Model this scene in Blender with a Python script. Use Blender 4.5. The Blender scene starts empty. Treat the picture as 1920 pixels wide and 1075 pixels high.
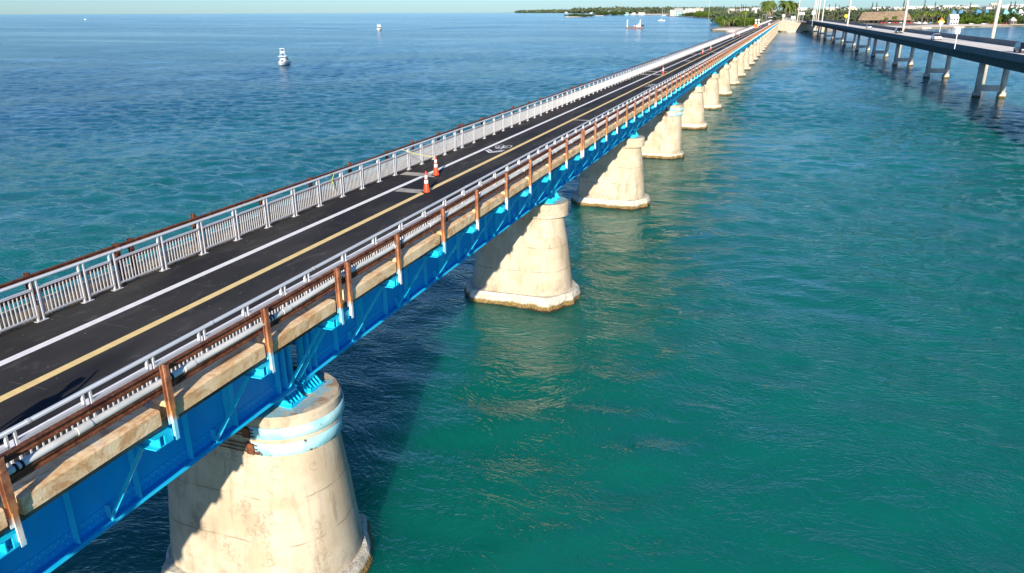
import bpy, math, random
from mathutils import Vector, Matrix, noise as mnoise
R = math.radians
D = bpy.data; SC = bpy.context.scene; COL = SC.collection
rnd = random.Random(7)

# ------------------------------------------------------------------ camera, sky, sun, exposure
CAMZ = 15.937; FPX = 1400.0
PITCH, YAW, ROLL = R(20.176), R(19.632), R(-0.205)
fwd = Vector((-math.sin(YAW)*math.cos(PITCH), math.cos(YAW)*math.cos(PITCH), -math.sin(PITCH)))
rt0 = Vector((math.cos(YAW), math.sin(YAW), 0)); up0 = rt0.cross(fwd)
rt = math.cos(ROLL)*rt0+math.sin(ROLL)*up0; upv = -math.sin(ROLL)*rt0+math.cos(ROLL)*up0
cd = D.cameras.new('camera'); cam = D.objects.new('camera', cd); COL.objects.link(cam)
cam.matrix_world = Matrix(((rt.x, upv.x, -fwd.x, 0), (rt.y, upv.y, -fwd.y, 0), (rt.z, upv.z, -fwd.z, CAMZ), (0, 0, 0, 1)))
cd.sensor_width = 36; cd.lens = FPX/1920*36; cd.clip_start = .1; cd.clip_end = 60000
SC.camera = cam
SUN_EL, SUN_AZ = R(20.5), math.atan2(.25, -.968)
w = D.worlds.new('World'); SC.world = w; w.use_nodes = True
nt = w.node_tree; sky = nt.nodes.new('ShaderNodeTexSky'); sky.sky_type = 'NISHITA'; sky.sun_disc = False
sky.sun_elevation = R(20.5); sky.sun_rotation = SUN_AZ; sky.air_density = 1.0; sky.dust_density = .2; sky.ozone_density = 3.0; sky.altitude = 0
bg = nt.nodes['Background']; tint = nt.nodes.new('ShaderNodeMix'); tint.data_type = 'RGBA'; tint.blend_type = 'MULTIPLY'; tint.inputs[0].default_value = 1; tint.inputs[7].default_value = (.43, .665, 1.0, 1)
nt.links.new(sky.outputs[0], tint.inputs[6]); nt.links.new(tint.outputs[2], bg.inputs[0]); bg.inputs[1].default_value = .094
ld = D.lights.new('sun', 'SUN'); ld.energy = 4.9; ld.angle = R(.5); ld.color = (1, .90, .76)
sun = D.objects.new('sun', ld); COL.objects.link(sun)
sdir = Vector((math.sin(SUN_AZ)*math.cos(SUN_EL), math.cos(SUN_AZ)*math.cos(SUN_EL), math.sin(SUN_EL)))
sun.rotation_euler = sdir.to_track_quat('Z', 'Y').to_euler(); sun.location = (0, -50, 60)
SC.view_settings.view_transform = 'Standard'; SC.view_settings.look = 'None'; SC.view_settings.gamma = 1
SC.view_settings.exposure = .68
SC.cycles.max_bounces = 6; SC.cycles.diffuse_bounces = 3; SC.cycles.glossy_bounces = 4; SC.cycles.transparent_max_bounces = 8

def at(u, v, z):
    d = fwd*FPX+rt*(u-960)+upv*(537.5-v); s = (z-CAMZ)/d.z
    return Vector((d.x*s, d.y*s, z))
def aty(u, v, Y):
    d = fwd*FPX+rt*(u-960)+upv*(537.5-v); s = Y/d.y
    return Vector((d.x*s, Y, CAMZ+d.z*s))

# ------------------------------------------------------------------ materials
class NT:
    def __init__(s, name):
        s.m = D.materials.new(name); s.m.use_nodes = True; s.t = s.m.node_tree; s.b = s.t.nodes['Principled BSDF']
        s.pos = s.t.nodes.new('ShaderNodeNewGeometry').outputs['Position']
    def link(s, a, b): s.t.links.new(a, b)
    def mapv(s, scale=(1, 1, 1), src=None, loc=(0, 0, 0), rot=(0, 0, 0)):
        n = s.t.nodes.new('ShaderNodeMapping'); n.inputs['Scale'].default_value = scale; n.inputs['Location'].default_value = loc
        n.inputs['Rotation'].default_value = rot
        s.link(src or s.pos, n.inputs[0]); return n.outputs[0]
    def noise(s, scale, detail=3, rough=.55, vec=None, dist=0, typ=None):
        n = s.t.nodes.new('ShaderNodeTexNoise'); n.inputs['Scale'].default_value = scale; n.inputs['Detail'].default_value = detail
        n.inputs['Roughness'].default_value = rough; n.inputs['Distortion'].default_value = dist
        if typ: n.noise_type = typ
        s.link(vec or s.pos, n.inputs['Vector']); return n.outputs[0]
    def vor(s, scale, vec=None, feature='F1'):
        n = s.t.nodes.new('ShaderNodeTexVoronoi'); n.inputs['Scale'].default_value = scale; n.feature = feature
        s.link(vec or s.pos, n.inputs['Vector']); return n.outputs[0]
    def rng(s, src, a, b, c=0, d=1, smooth=True):
        n = s.t.nodes.new('ShaderNodeMapRange'); n.interpolation_type = 'SMOOTHSTEP' if smooth else 'LINEAR'
        for i, v in zip((1, 2, 3, 4), (a, b, c, d)): n.inputs[i].default_value = v
        s.link(src, n.inputs[0]); return n.outputs[0]
    def math(s, op, a, b=None, c=None):
        n = s.t.nodes.new('ShaderNodeMath'); n.operation = op
        for i, v in enumerate((a, b, c)):
            if v is None: continue
            if isinstance(v, (int, float)): n.inputs[i].default_value = v
            else: s.link(v, n.inputs[i])
        return n.outputs[0]
    def sep(s, src=None):
        n = s.t.nodes.new('ShaderNodeSeparateXYZ'); s.link(src or s.pos, n.inputs[0]); return n.outputs
    def mix(s, f, a, b, mode='MIX'):
        n = s.t.nodes.new('ShaderNodeMix'); n.data_type = 'RGBA'; n.blend_type = mode
        for i, v in ((0, f), (6, a), (7, b)):
            if isinstance(v, (int, float)): n.inputs[i].default_value = v
            elif isinstance(v, tuple): n.inputs[i].default_value = (*v, 1)
            else: s.link(v, n.inputs[i])
        return n.outputs[2]
    def bump(s, h, strength=.3, dist=.02, nrm=None):
        n = s.t.nodes.new('ShaderNodeBump'); n.inputs['Strength'].default_value = strength; n.inputs['Distance'].default_value = dist
        s.link(h, n.inputs['Height'])
        if nrm is not None: s.link(nrm, n.inputs['Normal'])
        return n.outputs[0]
    def out(s, col=None, rough=None, nrm=None, metal=None, spec=None):
        for k, v in (('Base Color', col), ('Roughness', rough), ('Normal', nrm), ('Metallic', metal), ('Specular IOR Level', spec)):
            if v is None: continue
            if isinstance(v, (int, float)): s.b.inputs[k].default_value = v
            elif isinstance(v, tuple): s.b.inputs[k].default_value = (*v, 1)
            else: s.link(v, s.b.inputs[k])
        return s.m

def paint(name, col, rough=.5, var=.12, vs=2.0, metal=0, spec=.4, bump=0):
    n = NT(name); f = n.rng(n.noise(vs, 4), .3, .7)
    c = n.mix(f, tuple(x*(1-var) for x in col), tuple(min(1, x*(1+var)) for x in col))
    nr = n.bump(n.noise(vs*8, 3), .3, bump) if bump else None
    return n.out(c, rough, nr, metal, spec)

def m_asphalt():
    n = NT('asphalt'); x, y, z = n.sep()
    big = n.noise(.45, 5, .6, n.mapv((1, .45, 1))); fine = n.noise(30, 2)
    c = n.mix(n.rng(big, .35, .68), (.038, .037, .035), (.062, .060, .057))
    sc = n.noise(1.3, 6, .7, n.mapv((1.4, .5, 1), loc=(3, 7, 0)), 1.2)
    c = n.mix(n.math('MULTIPLY', n.rng(sc, .52, .74), .6), c, (.13, .125, .118))
    dk = n.noise(.22, 3, .5, n.mapv((2, .5, 1), loc=(9, 2, 0)))
    c = n.mix(n.math('MULTIPLY', n.rng(dk, .48, .60), .6), c, (.014, .015, .021))
    sp = n.vor(3.2); c = n.mix(n.math('MULTIPLY', n.rng(sp, .03, .06, 1, 0), .9), c, (.45, .45, .44))
    # cracks over the transverse joints
    fy = n.math('FRACT', n.math('DIVIDE', n.math('SUBTRACT', n.math('ADD', y, n.math('MULTIPLY', n.noise(1.5, 2), .05)), 9.63-304.8), 3.048))
    ln = n.rng(fy, .002, .009, 1, 0, False)
    br = n.rng(n.noise(.9, 2, .5, n.mapv((1, 3, 1))), .45, .55)
    c = n.mix(n.math('MULTIPLY', n.math('MULTIPLY', ln, br), .8), c, (.13, .125, .115))
    c = n.mix(n.rng(fine, .2, .8), c, (1, 1, 1), 'MULTIPLY')
    return n.out(c, n.rng(big, .3, .7, .75, .95), n.bump(n.noise(60, 3), .25, .01), spec=.12)
def m_concrete(name, a=(.50, .40, .27), b=(.62, .53, .39), rust=.35, grey=.2, stretch=(1, 1, .25), crack=.5, tide=False):
    n = NT(name); x, y, z = n.sep()
    f = n.noise(.7, 6, .6); c = n.mix(n.rng(f, .35, .65), a, b)
    st = n.noise(1.1, 5, .65, n.mapv((stretch[0]*1.6, stretch[1]*1.6, stretch[2]*1.6)), .6)
    c = n.mix(n.math('MULTIPLY', n.rng(st, .52, .72), grey*1.6), c, tuple(v*.52 for v in a))
    pt = n.noise(.55, 2, .4, n.mapv((1, 1, 1), loc=(31, 4, 2)), .4)
    c = n.mix(n.math('MULTIPLY', n.rng(pt, .56, .60), .35), c, tuple(min(1, v*1.12) for v in b))
    rs = n.noise(1.0, 6, .7, n.mapv((1.2, .55, stretch[2]*2), loc=(5, 5, 5)), 1.0)
    c = n.mix(n.math('MULTIPLY', n.rng(rs, .54, .75), rust), c, (.42, .19, .06))
    ck = n.vor(.9, n.mapv((1, 1, .8), n_src(n, .5)), 'DISTANCE_TO_EDGE')
    ckm = n.math('MULTIPLY', n.rng(ck, .002, .009, 1, 0), n.rng(n.noise(1.1, 4, .7), .52, .62))
    c = n.mix(n.math('MULTIPLY', ckm, crack), c, (.11, .085, .06))
    sp = n.noise(9, 5, .75); msk = n.math('MULTIPLY', n.rng(sp, .47, .56), n.rng(n.noise(.38, 5, .65, n.mapv(loc=(11, 3, 9))), .59, .65))
    c = n.mix(n.math('MULTIPLY', msk, .55), c, (.25, .20, .15))
    nz = n.sep(n.t.nodes['Geometry'].outputs['Normal'])[2]; upm = n.math('MULTIPLY', n.rng(nz, .85, .95), n.rng(z, 5.6, 5.7))
    dx = n.math('ABSOLUTE', n.math('ADD', x, 13.54)); nearb = n.rng(dx, 2.7, 2.2, 0, 1)
    cy = n.math('MULTIPLY', n.math('MULTIPLY', upm, nearb), n.rng(n.noise(2.2, 5, .7, n.mapv(loc=(2, 2, 2))), .46, .54))
    c = n.mix(n.math('MULTIPLY', n.math('MULTIPLY', upm, n.rng(n.noise(1.6, 6, .7, n.mapv(loc=(7, 1, 2))), .46, .58)), .7), c, (.27, .15, .09))
    c = n.mix(n.math('MULTIPLY', cy, .75), c, (.20, .52, .66))
    if tide:
        zz = n.math('ADD', z, n.math('MULTIPLY', n.math('SUBTRACT', n.noise(.8, 3), .5), .16))
        for z0 in (3.45, 2.1): c = n.mix(n.math('MULTIPLY', n.rng(n.math('ABSOLUTE', n.math('SUBTRACT', zz, z0)), .012, .03, .55, 0), n.rng(n.noise(.9, 3), .42, .55)), c, (.16, .12, .08))
        vs = n.noise(2.6, 4, .6, n.mapv((1, 1, .05))); c = n.mix(n.math('MULTIPLY', n.rng(vs, .5, .66), .22), c, (.26, .21, .15))
        lo = n.math('MULTIPLY', n.rng(zz, 1.5, .7, 0, 1), n.rng(n.noise(3, 5, .7), .4, .6)); c = n.mix(n.math('MULTIPLY', lo, .35), c, (.20, .18, .14))
    hb = n.math('ADD', n.math('MULTIPLY', sp, .5), n.noise(25, 3))
    return n.out(c, .85, n.bump(hb, .5, .02), spec=.25)
def n_src(n, amt):
    # position bent by noise, for irregular cracks
    v = n.t.nodes.new('ShaderNodeTexNoise'); v.inputs['Scale'].default_value = 1.2; v.inputs['Detail'].default_value = 4; n.link(n.pos, v.inputs['Vector'])
    a = n.t.nodes.new('ShaderNodeVectorMath'); a.operation = 'MULTIPLY_ADD'; n.link(v.outputs['Color'], a.inputs[0]); a.inputs[1].default_value = (amt*2,)*3; n.link(n.pos, a.inputs[2])
    return a.outputs[0]
def m_footing():
    n = NT('tidal_concrete'); x, y, z = n.sep()
    wob = n.math('ADD', z, n.math('MULTIPLY', n.math('SUBTRACT', n.noise(1.6, 4), .5), .35))
    c = n.mix(n.rng(n.noise(5, 4), .35, .7), (.52, .47, .37), (.74, .70, .60))
    br = n.mix(n.rng(n.noise(14, 4, .7), .35, .65), (.10, .055, .018), (.36, .25, .09))
    c = n.mix(n.rng(wob, .30, .44, 1, 0), c, br)
    c = n.mix(n.rng(wob, .06, .2, 1, 0), c, (.04, .028, .015))
    c = n.mix(n.math('MULTIPLY', n.rng(n.noise(3, 5, .7), .6, .7), .5), c, (.14, .12, .09))
    return n.out(c, .85, n.bump(n.noise(12, 5, .7), .9, .07), spec=.3)
def m_steel(name='blue_steel', rustamt=.0, col=(.0, .36, .82), col2=(.0, .43, .90)):
    n = NT(name)
    c = n.mix(n.rng(n.noise(.8, 4), .3, .7), col, col2)
    st = n.noise(2.2, 5, .7, n.mapv((1, 1, .2)))
    c = n.mix(n.math('MULTIPLY', n.rng(st, .45, .75), .30), c, (.10, .42, .66))
    c = n.mix(n.math('MULTIPLY', n.rng(n.noise(5, 5, .75, n.mapv((1, 1, .12), loc=(6, 1, 1))), .66, .74), .35), c, (.16, .12, .10))
    if rustamt: c = n.mix(n.math('MULTIPLY', n.rng(n.noise(2.4, 6, .75), .66, .72), rustamt), c, (.12, .05, .025))
    return n.out(c, .42, n.bump(n.noise(3, 3), .12, .01), spec=.45)
def m_rust(name='rusty_steel'):
    n = NT(name); f = n.noise(3.5, 6, .7)
    c = n.mix(n.rng(f, .3, .7), (.075, .022, .012), (.24, .085, .038))
    c = n.mix(n.rng(n.noise(14, 4, .7), .55, .75), c, (.36, .16, .075))
    c = n.mix(n.math('MULTIPLY', n.rng(n.noise(40, 3), .68, .74), .7), c, (.45, .36, .3))
    return n.out(c, .75, n.bump(n.noise(30, 4), .6, .012), spec=.3)
def m_post():
    n = NT('worn_post_steel'); x, y, z = n.sep()
    f = n.noise(3.5, 6, .7)
    c = n.mix(n.rng(f, .3, .7), (.20, .07, .035), (.42, .19, .10))
    wob = n.math('ADD', z, n.math('MULTIPLY', n.math('SUBTRACT', n.noise(1.2, 4, .6), .5), .5))
    pale = n.mix(n.rng(n.noise(2, 5, .6, n.mapv((1, 1, .4))), .42, .58), (.20, .66, .85), (.78, .74, .68))
    c = n.mix(n.rng(wob, 8.70, 8.92, 1, 0), c, pale)
    c = n.mix(n.math('MULTIPLY', n.rng(wob, 8.75, 8.95, 0, 1), n.rng(wob, 9.3, 9.0, 0, .6)), c, (.60, .27, .09))
    return n.out(c, .65, n.bump(n.noise(20, 4), .4, .01), spec=.35)
def m_band():
    n = NT('pale_blue_band'); x, y, z = n.sep(); c = n.mix(n.rng(n.noise(1.5, 4), .35, .65), (.28, .62, .70), (.50, .78, .80))
    edge = n.math('MULTIPLY', n.rng(z, 5.2, 5.1, 0, 1), n.rng(z, 4.95, 4.8, 0, .10)); nn_ = n.math('ADD', n.noise(3.4, 6, .75, n.mapv((1, 1, .7))), edge)
    c = n.mix(n.rng(nn_, .62, .66), c, (.13, .055, .03))
    st = n.noise(2.6, 3, .5, n.mapv((1.6, 1.6, .1)))
    c = n.mix(n.math('MULTIPLY', n.rng(st, .62, .75), .6), c, (.45, .24, .12))
    return n.out(c, .6, n.bump(n.noise(8, 4), .4, .02))
def m_water():
    n = NT('sea_water'); x, y, z = n.sep()
    # body colour: green near the bridge, bluer and darker offshore; broad drifting patches
    cur = n.noise(.011, 4, .55, n.mapv((1, .55, 1)), .8)
    big = n.noise(.0035, 5, .6, n.mapv((.5, 2.2, 1), rot=(0, 0, R(-18))), .6)
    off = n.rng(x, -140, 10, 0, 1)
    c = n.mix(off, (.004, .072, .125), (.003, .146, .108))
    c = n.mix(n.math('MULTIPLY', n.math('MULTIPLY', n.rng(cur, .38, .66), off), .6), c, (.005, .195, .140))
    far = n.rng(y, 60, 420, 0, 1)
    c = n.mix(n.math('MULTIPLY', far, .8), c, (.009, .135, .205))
    c = n.mix(n.math('MULTIPLY', n.rng(big, .5, .66), .6), c, (.008, .085, .165))
    fl = n.vor(.9, n.mapv((1, 1, 1), n_src(n, .6))); fm = n.math('MULTIPLY', n.rng(fl, .05, .09, 1, 0), n.rng(n.noise(.05, 5, .75, n.mapv(loc=(3, 8, 0))), .66, .70))
    c = n.mix(n.math('MULTIPLY', fm, .8), c, (.6, .66, .62))
    # wave height fields, metres
    wn = n.t.nodes.new('ShaderNodeTexNoise'); wn.inputs['Scale'].default_value = .035; wn.inputs['Detail'].default_value = 3; n.link(n.pos, wn.inputs['Vector'])
    wa = n.t.nodes.new('ShaderNodeVectorMath'); wa.operation = 'MULTIPLY_ADD'; n.link(wn.outputs['Color'], wa.inputs[0]); wa.inputs[1].default_value = (16, 16, 0); n.link(n.pos, wa.inputs[2]); wp_ = wa.outputs[0]
    def wav(sc, st, rot, det=2, ro=.5, di=0.0, loc=(0, 0, 0)): return n.noise(sc, det, ro, n.mapv(st, src=wp_, rot=(0, 0, R(rot)), loc=loc), di)
    def ridge(v, k=1.0): return n.math('POWER', n.math('SUBTRACT', 1.0, n.math('ABSOLUTE', n.math('SUBTRACT', n.math('MULTIPLY', v, 2.0), 1.0))), k)
    dist = n.math('ADD', n.math('SQRT', n.math('ADD', n.math('MULTIPLY', x, x), n.math('MULTIPLY', y, y))), n.math('MULTIPLY', n.math('SUBTRACT', n.noise(.006, 4, .6, n.mapv((.4, 1.6, 1))), .5), 260))
    chop = n.math('ADD', n.rng(x, -14, -30, 1, 1.5), n.rng(y, 60, 160, 0, .3))
    w1 = ridge(wav(.36, (.6, 1.3, 1), 14, 4, .6, .3), 2.2)
    w2 = ridge(wav(.95, (.7, 1.15, 1), -12, 4, .65, .3, (5, 9, 0)), 2)
    w3 = wav(3.2, (.7, 1.1, 1), 20, 3, .6, .3)
    w0 = wav(.12, (.6, 1.3, 1), 25, 2, .5, .6)
    h = n.math('MULTIPLY', w1, .10)
    w4 = wav(2.0, (.45, 1.3, 1), -20, 3, .6, .2, (1, 3, 0))
    h = n.math('ADD', h, n.math('MULTIPLY', n.math('MULTIPLY', w2, chop), .155)); h = n.math('ADD', h, n.math('MULTIPLY', n.math('MULTIPLY', w3, chop), .045)); h = n.math('ADD', h, n.math('MULTIPLY', n.math('MULTIPLY', w4, n.math('SUBTRACT', chop, 1.0)), .09))
    slick = n.rng(n.noise(.035, 3, .55, n.mapv((1, .6, 1), rot=(0, 0, R(30))), 1.8), .34, .52, .40, 1)
    wind = n.rng(n.noise(.006, 4, .6, n.mapv((.35, 1.8, 1), rot=(0, 0, R(-12))), .5), .36, .6, .55, 1.15)
    h = n.math('MULTIPLY', h, n.math('MULTIPLY', slick, wind))
    nb = n.bump(h, .6, 1.0)
    ruf = n.math('MULTIPLY', n.rng(dist, 60, 200, 0, .03), n.rng(dist, 260, 430, 1, 2.0))
    fr = n.math('MULTIPLY', ruf, n.rng(wind, .55, 1.15, .6, 1.1))
    n.b.inputs['IOR'].default_value = 1.333
    n.b.subsurface_method = 'BURLEY'; n.b.inputs['Subsurface Weight'].default_value = .85; n.b.inputs['Subsurface Scale'].default_value = 6.5
    n.b.inputs['Subsurface Radius'].default_value = (.5, 1.0, 1.0)
    return n.out(c, n.math('ADD', fr, .06), nb, spec=.5)
def m_leaf(name, a, b, sc=.5):
    n = NT(name); c = n.mix(n.rng(n.noise(sc, 4, .7), .3, .7), a, b)
    c = n.mix(n.math('MULTIPLY', n.rng(n.noise(sc*.12, 2), .5, .65), .5), c, tuple(min(1, v*1.6) for v in b))
    return n.out(c, .7, spec=.2)
def m_sand():
    n = NT('sand'); c = n.mix(n.rng(n.noise(.06, 5, .6), .35, .65), (.82, .69, .54), (.94, .83, .70)); return n.out(c, .95, spec=.1)
def m_land():
    n = NT('land'); f = n.noise(.012, 5, .65); c = n.mix(n.rng(f, .4, .6), (.06, .075, .03), (.34, .29, .21))
    c = n.mix(n.rng(n.noise(.03, 4), .52, .62), c, (.75, .66, .54)); return n.out(c, .95, spec=.1)
def m_thatch():
    n = NT('thatch'); c = n.mix(n.rng(n.noise(.25, 5, .7), .3, .7), (.20, .14, .09), (.36, .27, .18)); return n.out(c, .95, n.bump(n.noise(2, 4), .6, .2), spec=.1)
def m_fascia():
    n = NT('stained_curb_concrete'); x, y, z = n.sep()
    c = n.mix(n.rng(n.noise(1.4, 5, .6), .35, .65), (.80, .55, .29), (.94, .73, .45))
    st = n.noise(.9, 6, .7, n.mapv((2.0, .8, 2.0)), 1.6)
    c = n.mix(n.math('MULTIPLY', n.rng(st, .45, .62), .8), c, (.55, .26, .09))
    c = n.mix(n.math('MULTIPLY', n.rng(n.noise(2.3, 6, .75, n.mapv(loc=(4, 4, 4))), .60, .68), .55), c, (.72, .66, .56))
    c = n.mix(n.math('MULTIPLY', n.rng(n.noise(6, 5, .75), .64, .7), .6), c, (.17, .12, .08))
    return n.out(c, .85, n.bump(n.noise(14, 5, .7), .5, .02), spec=.25)
def m_pipe():
    n = NT('white_pipe'); c = n.mix(n.rng(n.noise(1.3, 4), .35, .65), (.62, .62, .58), (.80, .79, .74)); return n.out(c, .45)
def m_glass(name='dark_glass', col=(.01, .012, .016)):
    n = NT(name); return n.out(col, .06, spec=.8)
def m_plaster(name, col, sc=.15):
    n = NT(name); c = n.mix(n.rng(n.noise(sc, 4), .3, .7), tuple(v*.85 for v in col), col); return n.out(c, .85, spec=.2)

M = dict(
 asphalt=m_asphalt(), white=paint('white_road_paint', (.90, .89, .86), .6, .06, 5), yellow=paint('yellow_road_paint', (.92, .68, .28), .6, .07, 5),
 bar=paint('worn_tan_paint', (.42, .39, .33), .75, .22, 2.5),
 mossy_shade=m_concrete('shaded_mossy_concrete', (.07, .07, .055), (.22, .21, .17), .1, .6), slab=m_concrete('deck_concrete', (.20, .19, .16), (.34, .32, .28), .15, .5), fascia=m_fascia(),
 pier=m_concrete('pier_concrete', (.48, .385, .265), (.59, .50, .37), .10, .45, (1, 1, .22), .35, True), footing=m_footing(),
 blue=m_steel(), blue_lit=m_steel('lit_blue_steel', .3, (.0, .52, .82), (.03, .60, .88)), rust=m_rust(), post=m_post(), band=m_band(),  # brighter copy of the girder paint, caught light put into its colour
 alu=paint('grey_white_aluminium', (.58, .59, .61), .38, .05, 2, .05, .5), galv=paint('galvanised_handrail', (.30, .345, .41), .35, .05, 2, .2, .5), pipe=m_pipe(), dark=paint('dark_rubber', (.012, .012, .014), .7),
 water=m_water(), sand=m_sand(), land=m_land(), thatch=m_thatch(),
 orange=paint('orange_cone_plastic', (.80, .075, .018), .4, .06, 8), reflect=paint('white_reflective_sleeve', (.82, .82, .82), .35, .04, 8),
 newcon=paint('pale_concrete', (.56, .55, .52), .85, .14, .6), newdeck=paint('light_concrete_road', (.88, .82, .72), .85, .08, .8),
 newpar=paint('dark_bridge_concrete', (.13, .155, .17), .85, .15, .8), wallcon=m_concrete('abutment_concrete', (.42, .35, .26), (.52, .44, .34), .1, .2, (1, 1, .3), .15),  # dark blue-grey concrete for road bridge parapets, box girder and pier heads
 green=m_leaf('mangrove_leaves', (.040, .085, .010), (.105, .175, .018)), dgreen=m_leaf('dark_leaves', (.026, .052, .014), (.062, .100, .028)),
 palm=m_leaf('palm_fronds', (.040, .075, .012), (.14, .185, .035), 1), pine=m_leaf('pine_needles', (.035, .045, .03), (.07, .085, .05)),
 dry=m_leaf('dry_branches', (.16, .13, .09), (.30, .25, .18)), bark=paint('bark', (.19, .15, .11), .9, .2, 3),
 farveg=m_leaf('hazed_far_leaves', (.065, .095, .050), (.115, .145, .082), .08),  # leaves paled and greyed, distance haze put into the colour
 glass=m_glass(), hullw=paint('white_gelcoat', (.80, .80, .78), .25, .03, 1), teal=paint('teal_bottom_paint', (.01, .13, .11), .5),
 black=paint('black_plastic', (.012, .012, .014), .35), rustred=paint('red_brown_barge_steel', (.17, .11, .10), .8, .3, .8),
 polecon=paint('concrete_pole', (.62, .58, .50), .8, .08, .4), wire=paint('wire', (.03, .03, .03), .6),
 signy=paint('yellow_sign', (.80, .50, .01), .4), signo=paint('orange_sign', (.80, .16, .02), .4), signw=paint('white_sign', (.82, .82, .80), .4),
 carw=paint('white_car_paint', (.75, .75, .75), .2), carb=paint('black_car_paint', (.015, .017, .022), .15), cars=paint('silver_car_paint', (.38, .39, .40), .2, metal=.4), carr=paint('red_car_paint', (.35, .03, .02), .25),
 wwall=m_plaster('white_wall', (.66, .66, .64)), cwall=m_plaster('cream_wall', (.66, .58, .44)), pwall=m_plaster('peach_wall', (.62, .42, .30)),
 groof=m_plaster('grey_roof', (.36, .36, .36)), wroof=m_plaster('white_roof', (.78, .77, .74)), rroof=m_plaster('red_roof', (.40, .15, .11)),
 broof=m_plaster('blue_roof', (.10, .27, .42)), troof=m_plaster('turquoise_roof', (.25, .52, .46)), awn=m_plaster('aqua_wall', (.42, .72, .72)),
 red=paint('red_canvas', (.62, .04, .05), .8), tealc=paint('teal_canvas', (.08, .52, .52), .8), tent=paint('white_canvas', (.82, .82, .80), .8),
 wood=paint('weathered_wood', (.22, .18, .14), .9, .2, 1), skin=paint('skin', (.45, .26, .17), .6), pink=paint('pale_pink_shirt', (.62, .38, .38), .9), bluesh=paint('navy_clothes', (.02, .03, .07), .9),
 greysh=paint('grey_clothes', (.22, .24, .27), .9), hair=paint('dark_hair', (.02, .015, .01), .7), rope=paint('yellow_rope', (.70, .68, .10), .7), khaki=paint('khaki_cloth', (.30, .26, .18), .9),
 rock=paint('shore_rock', (.30, .27, .22), .95, .3, .5))

# ------------------------------------------------------------------ mesh building
class MB:
    def __init__(s): s.v = []; s.f = []; s.mi = []; s.cur = 0; s.mats = []
    def mat(s, m):
        if m not in s.mats: s.mats.append(m)
        s.cur = s.mats.index(m); return s
    def add(s, vs, fs):
        o = len(s.v); s.v += [tuple(v) for v in vs]; s.f += [tuple(i+o for i in f) for f in fs]; s.mi += [s.cur]*len(fs); return s
    def box(s, x0, x1, y0, y1, z0, z1):
        return s.add([(x0, y0, z0), (x1, y0, z0), (x1, y1, z0), (x0, y1, z0), (x0, y0, z1), (x1, y0, z1), (x1, y1, z1), (x0, y1, z1)],
                     [(0, 3, 2, 1), (4, 5, 6, 7), (0, 1, 5, 4), (1, 2, 6, 5), (2, 3, 7, 6), (3, 0, 4, 7)])
    def beam(s, p, q, w, h, up=(0, 0, 1)):
        p = Vector(p); q = Vector(q); d = (q-p).normalized(); u = Vector(up)
        if abs(d.dot(u)) > .98: u = Vector((1, 0, 0))
        a = d.cross(u).normalized()*w/2; b = a.cross(d).normalized()*h/2
        vs = [e+i*a+j*b for e in (p, q) for i, j in ((-1, -1), (1, -1), (1, 1), (-1, 1))]
        return s.add(vs, [(0, 1, 2, 3), (7, 6, 5, 4), (0, 4, 5, 1), (1, 5, 6, 2), (2, 6, 7, 3), (3, 7, 4, 0)])
    def tube(s, p, q, r, r2=None, n=8, caps=True):
        p = Vector(p); q = Vector(q); r2 = r if r2 is None else r2; d = (q-p).normalized()
        u = Vector((0, 0, 1)) if abs(d.z) < .95 else Vector((1, 0, 0)); a = d.cross(u).normalized(); b = a.cross(d)
        vs = []
        for e, rr in ((p, r), (q, r2)):
            for k in range(n): t = 2*math.pi*k/n; vs.append(e+(a*math.cos(t)+b*math.sin(t))*rr)
        fs = [(k, k+n, (k+1) % n+n, (k+1) % n) for k in range(n)]
        if caps: fs += [tuple(range(n)), tuple(range(2*n-1, n-1, -1))]
        return s.add(vs, fs)
    def loft(s, rings, cap=True):
        n = len(rings[0]); vs = [v for r in rings for v in r]; fs = []
        for i in range(len(rings)-1):
            for k in range(n): a = i*n+k; b = i*n+(k+1) % n; fs.append((a, b, b+n, a+n))
        if cap: fs += [tuple(range(n-1, -1, -1)), tuple(range((len(rings)-1)*n, len(rings)*n))]
        return s.add(vs, fs)
    def lathe(s, prof, n=16, c=(0, 0, 0)):
        return s.loft([[(c[0]+r*math.cos(2*math.pi*k/n), c[1]+r*math.sin(2*math.pi*k/n), c[2]+z) for k in range(n)] for r, z in prof])
    def build(s, name, m=None, parent=None, smooth=False, loc=None):
        me = D.meshes.new(name); me.from_pydata(s.v, [], s.f)
        if m is not None: me.materials.append(M[m])
        else:
            for k in s.mats: me.materials.append(M[k])
            me.polygons.foreach_set('material_index', s.mi)
        if smooth: me.polygons.foreach_set('use_smooth', [True]*len(me.polygons))
        me.update(); o = D.objects.new(name, me); COL.objects.link(o)
        if parent: o.parent = parent
        if loc: o.location = loc
        return o
def bevel(o, wd=.02, seg=2):
    b = o.modifiers.new('Bevel', 'BEVEL'); b.width = wd; b.segments = seg; b.limit_method = 'ANGLE'; b.angle_limit = R(40); return o
def tag(o, label=None, cat=None, group=None, kind=None):
    for k, v in (('label', label), ('category', cat), ('group', group), ('kind', kind)):
        if v: o[k] = v
    return o
def empty(name, loc, rz=0, **kw):
    o = D.objects.new(name, None); COL.objects.link(o); o.location = loc; o.rotation_euler = (0, 0, rz); return tag(o, **kw)
def kids(o): return [c for c in D.objects if c.parent == o]
def cp(o, parent=None, loc=None):
    c = o.copy(); COL.objects.link(c); c.parent = parent
    if loc is not None: c.location = loc
    return c
def cptree(o, parent=None, loc=None, _k=None):
    c = cp(o, parent, loc)
    for ch in kids(o): cptree(ch, c)
    return c
def reloc(o, **kw):
    for k, v in kw.items(): o[k] = v
    return o

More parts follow.
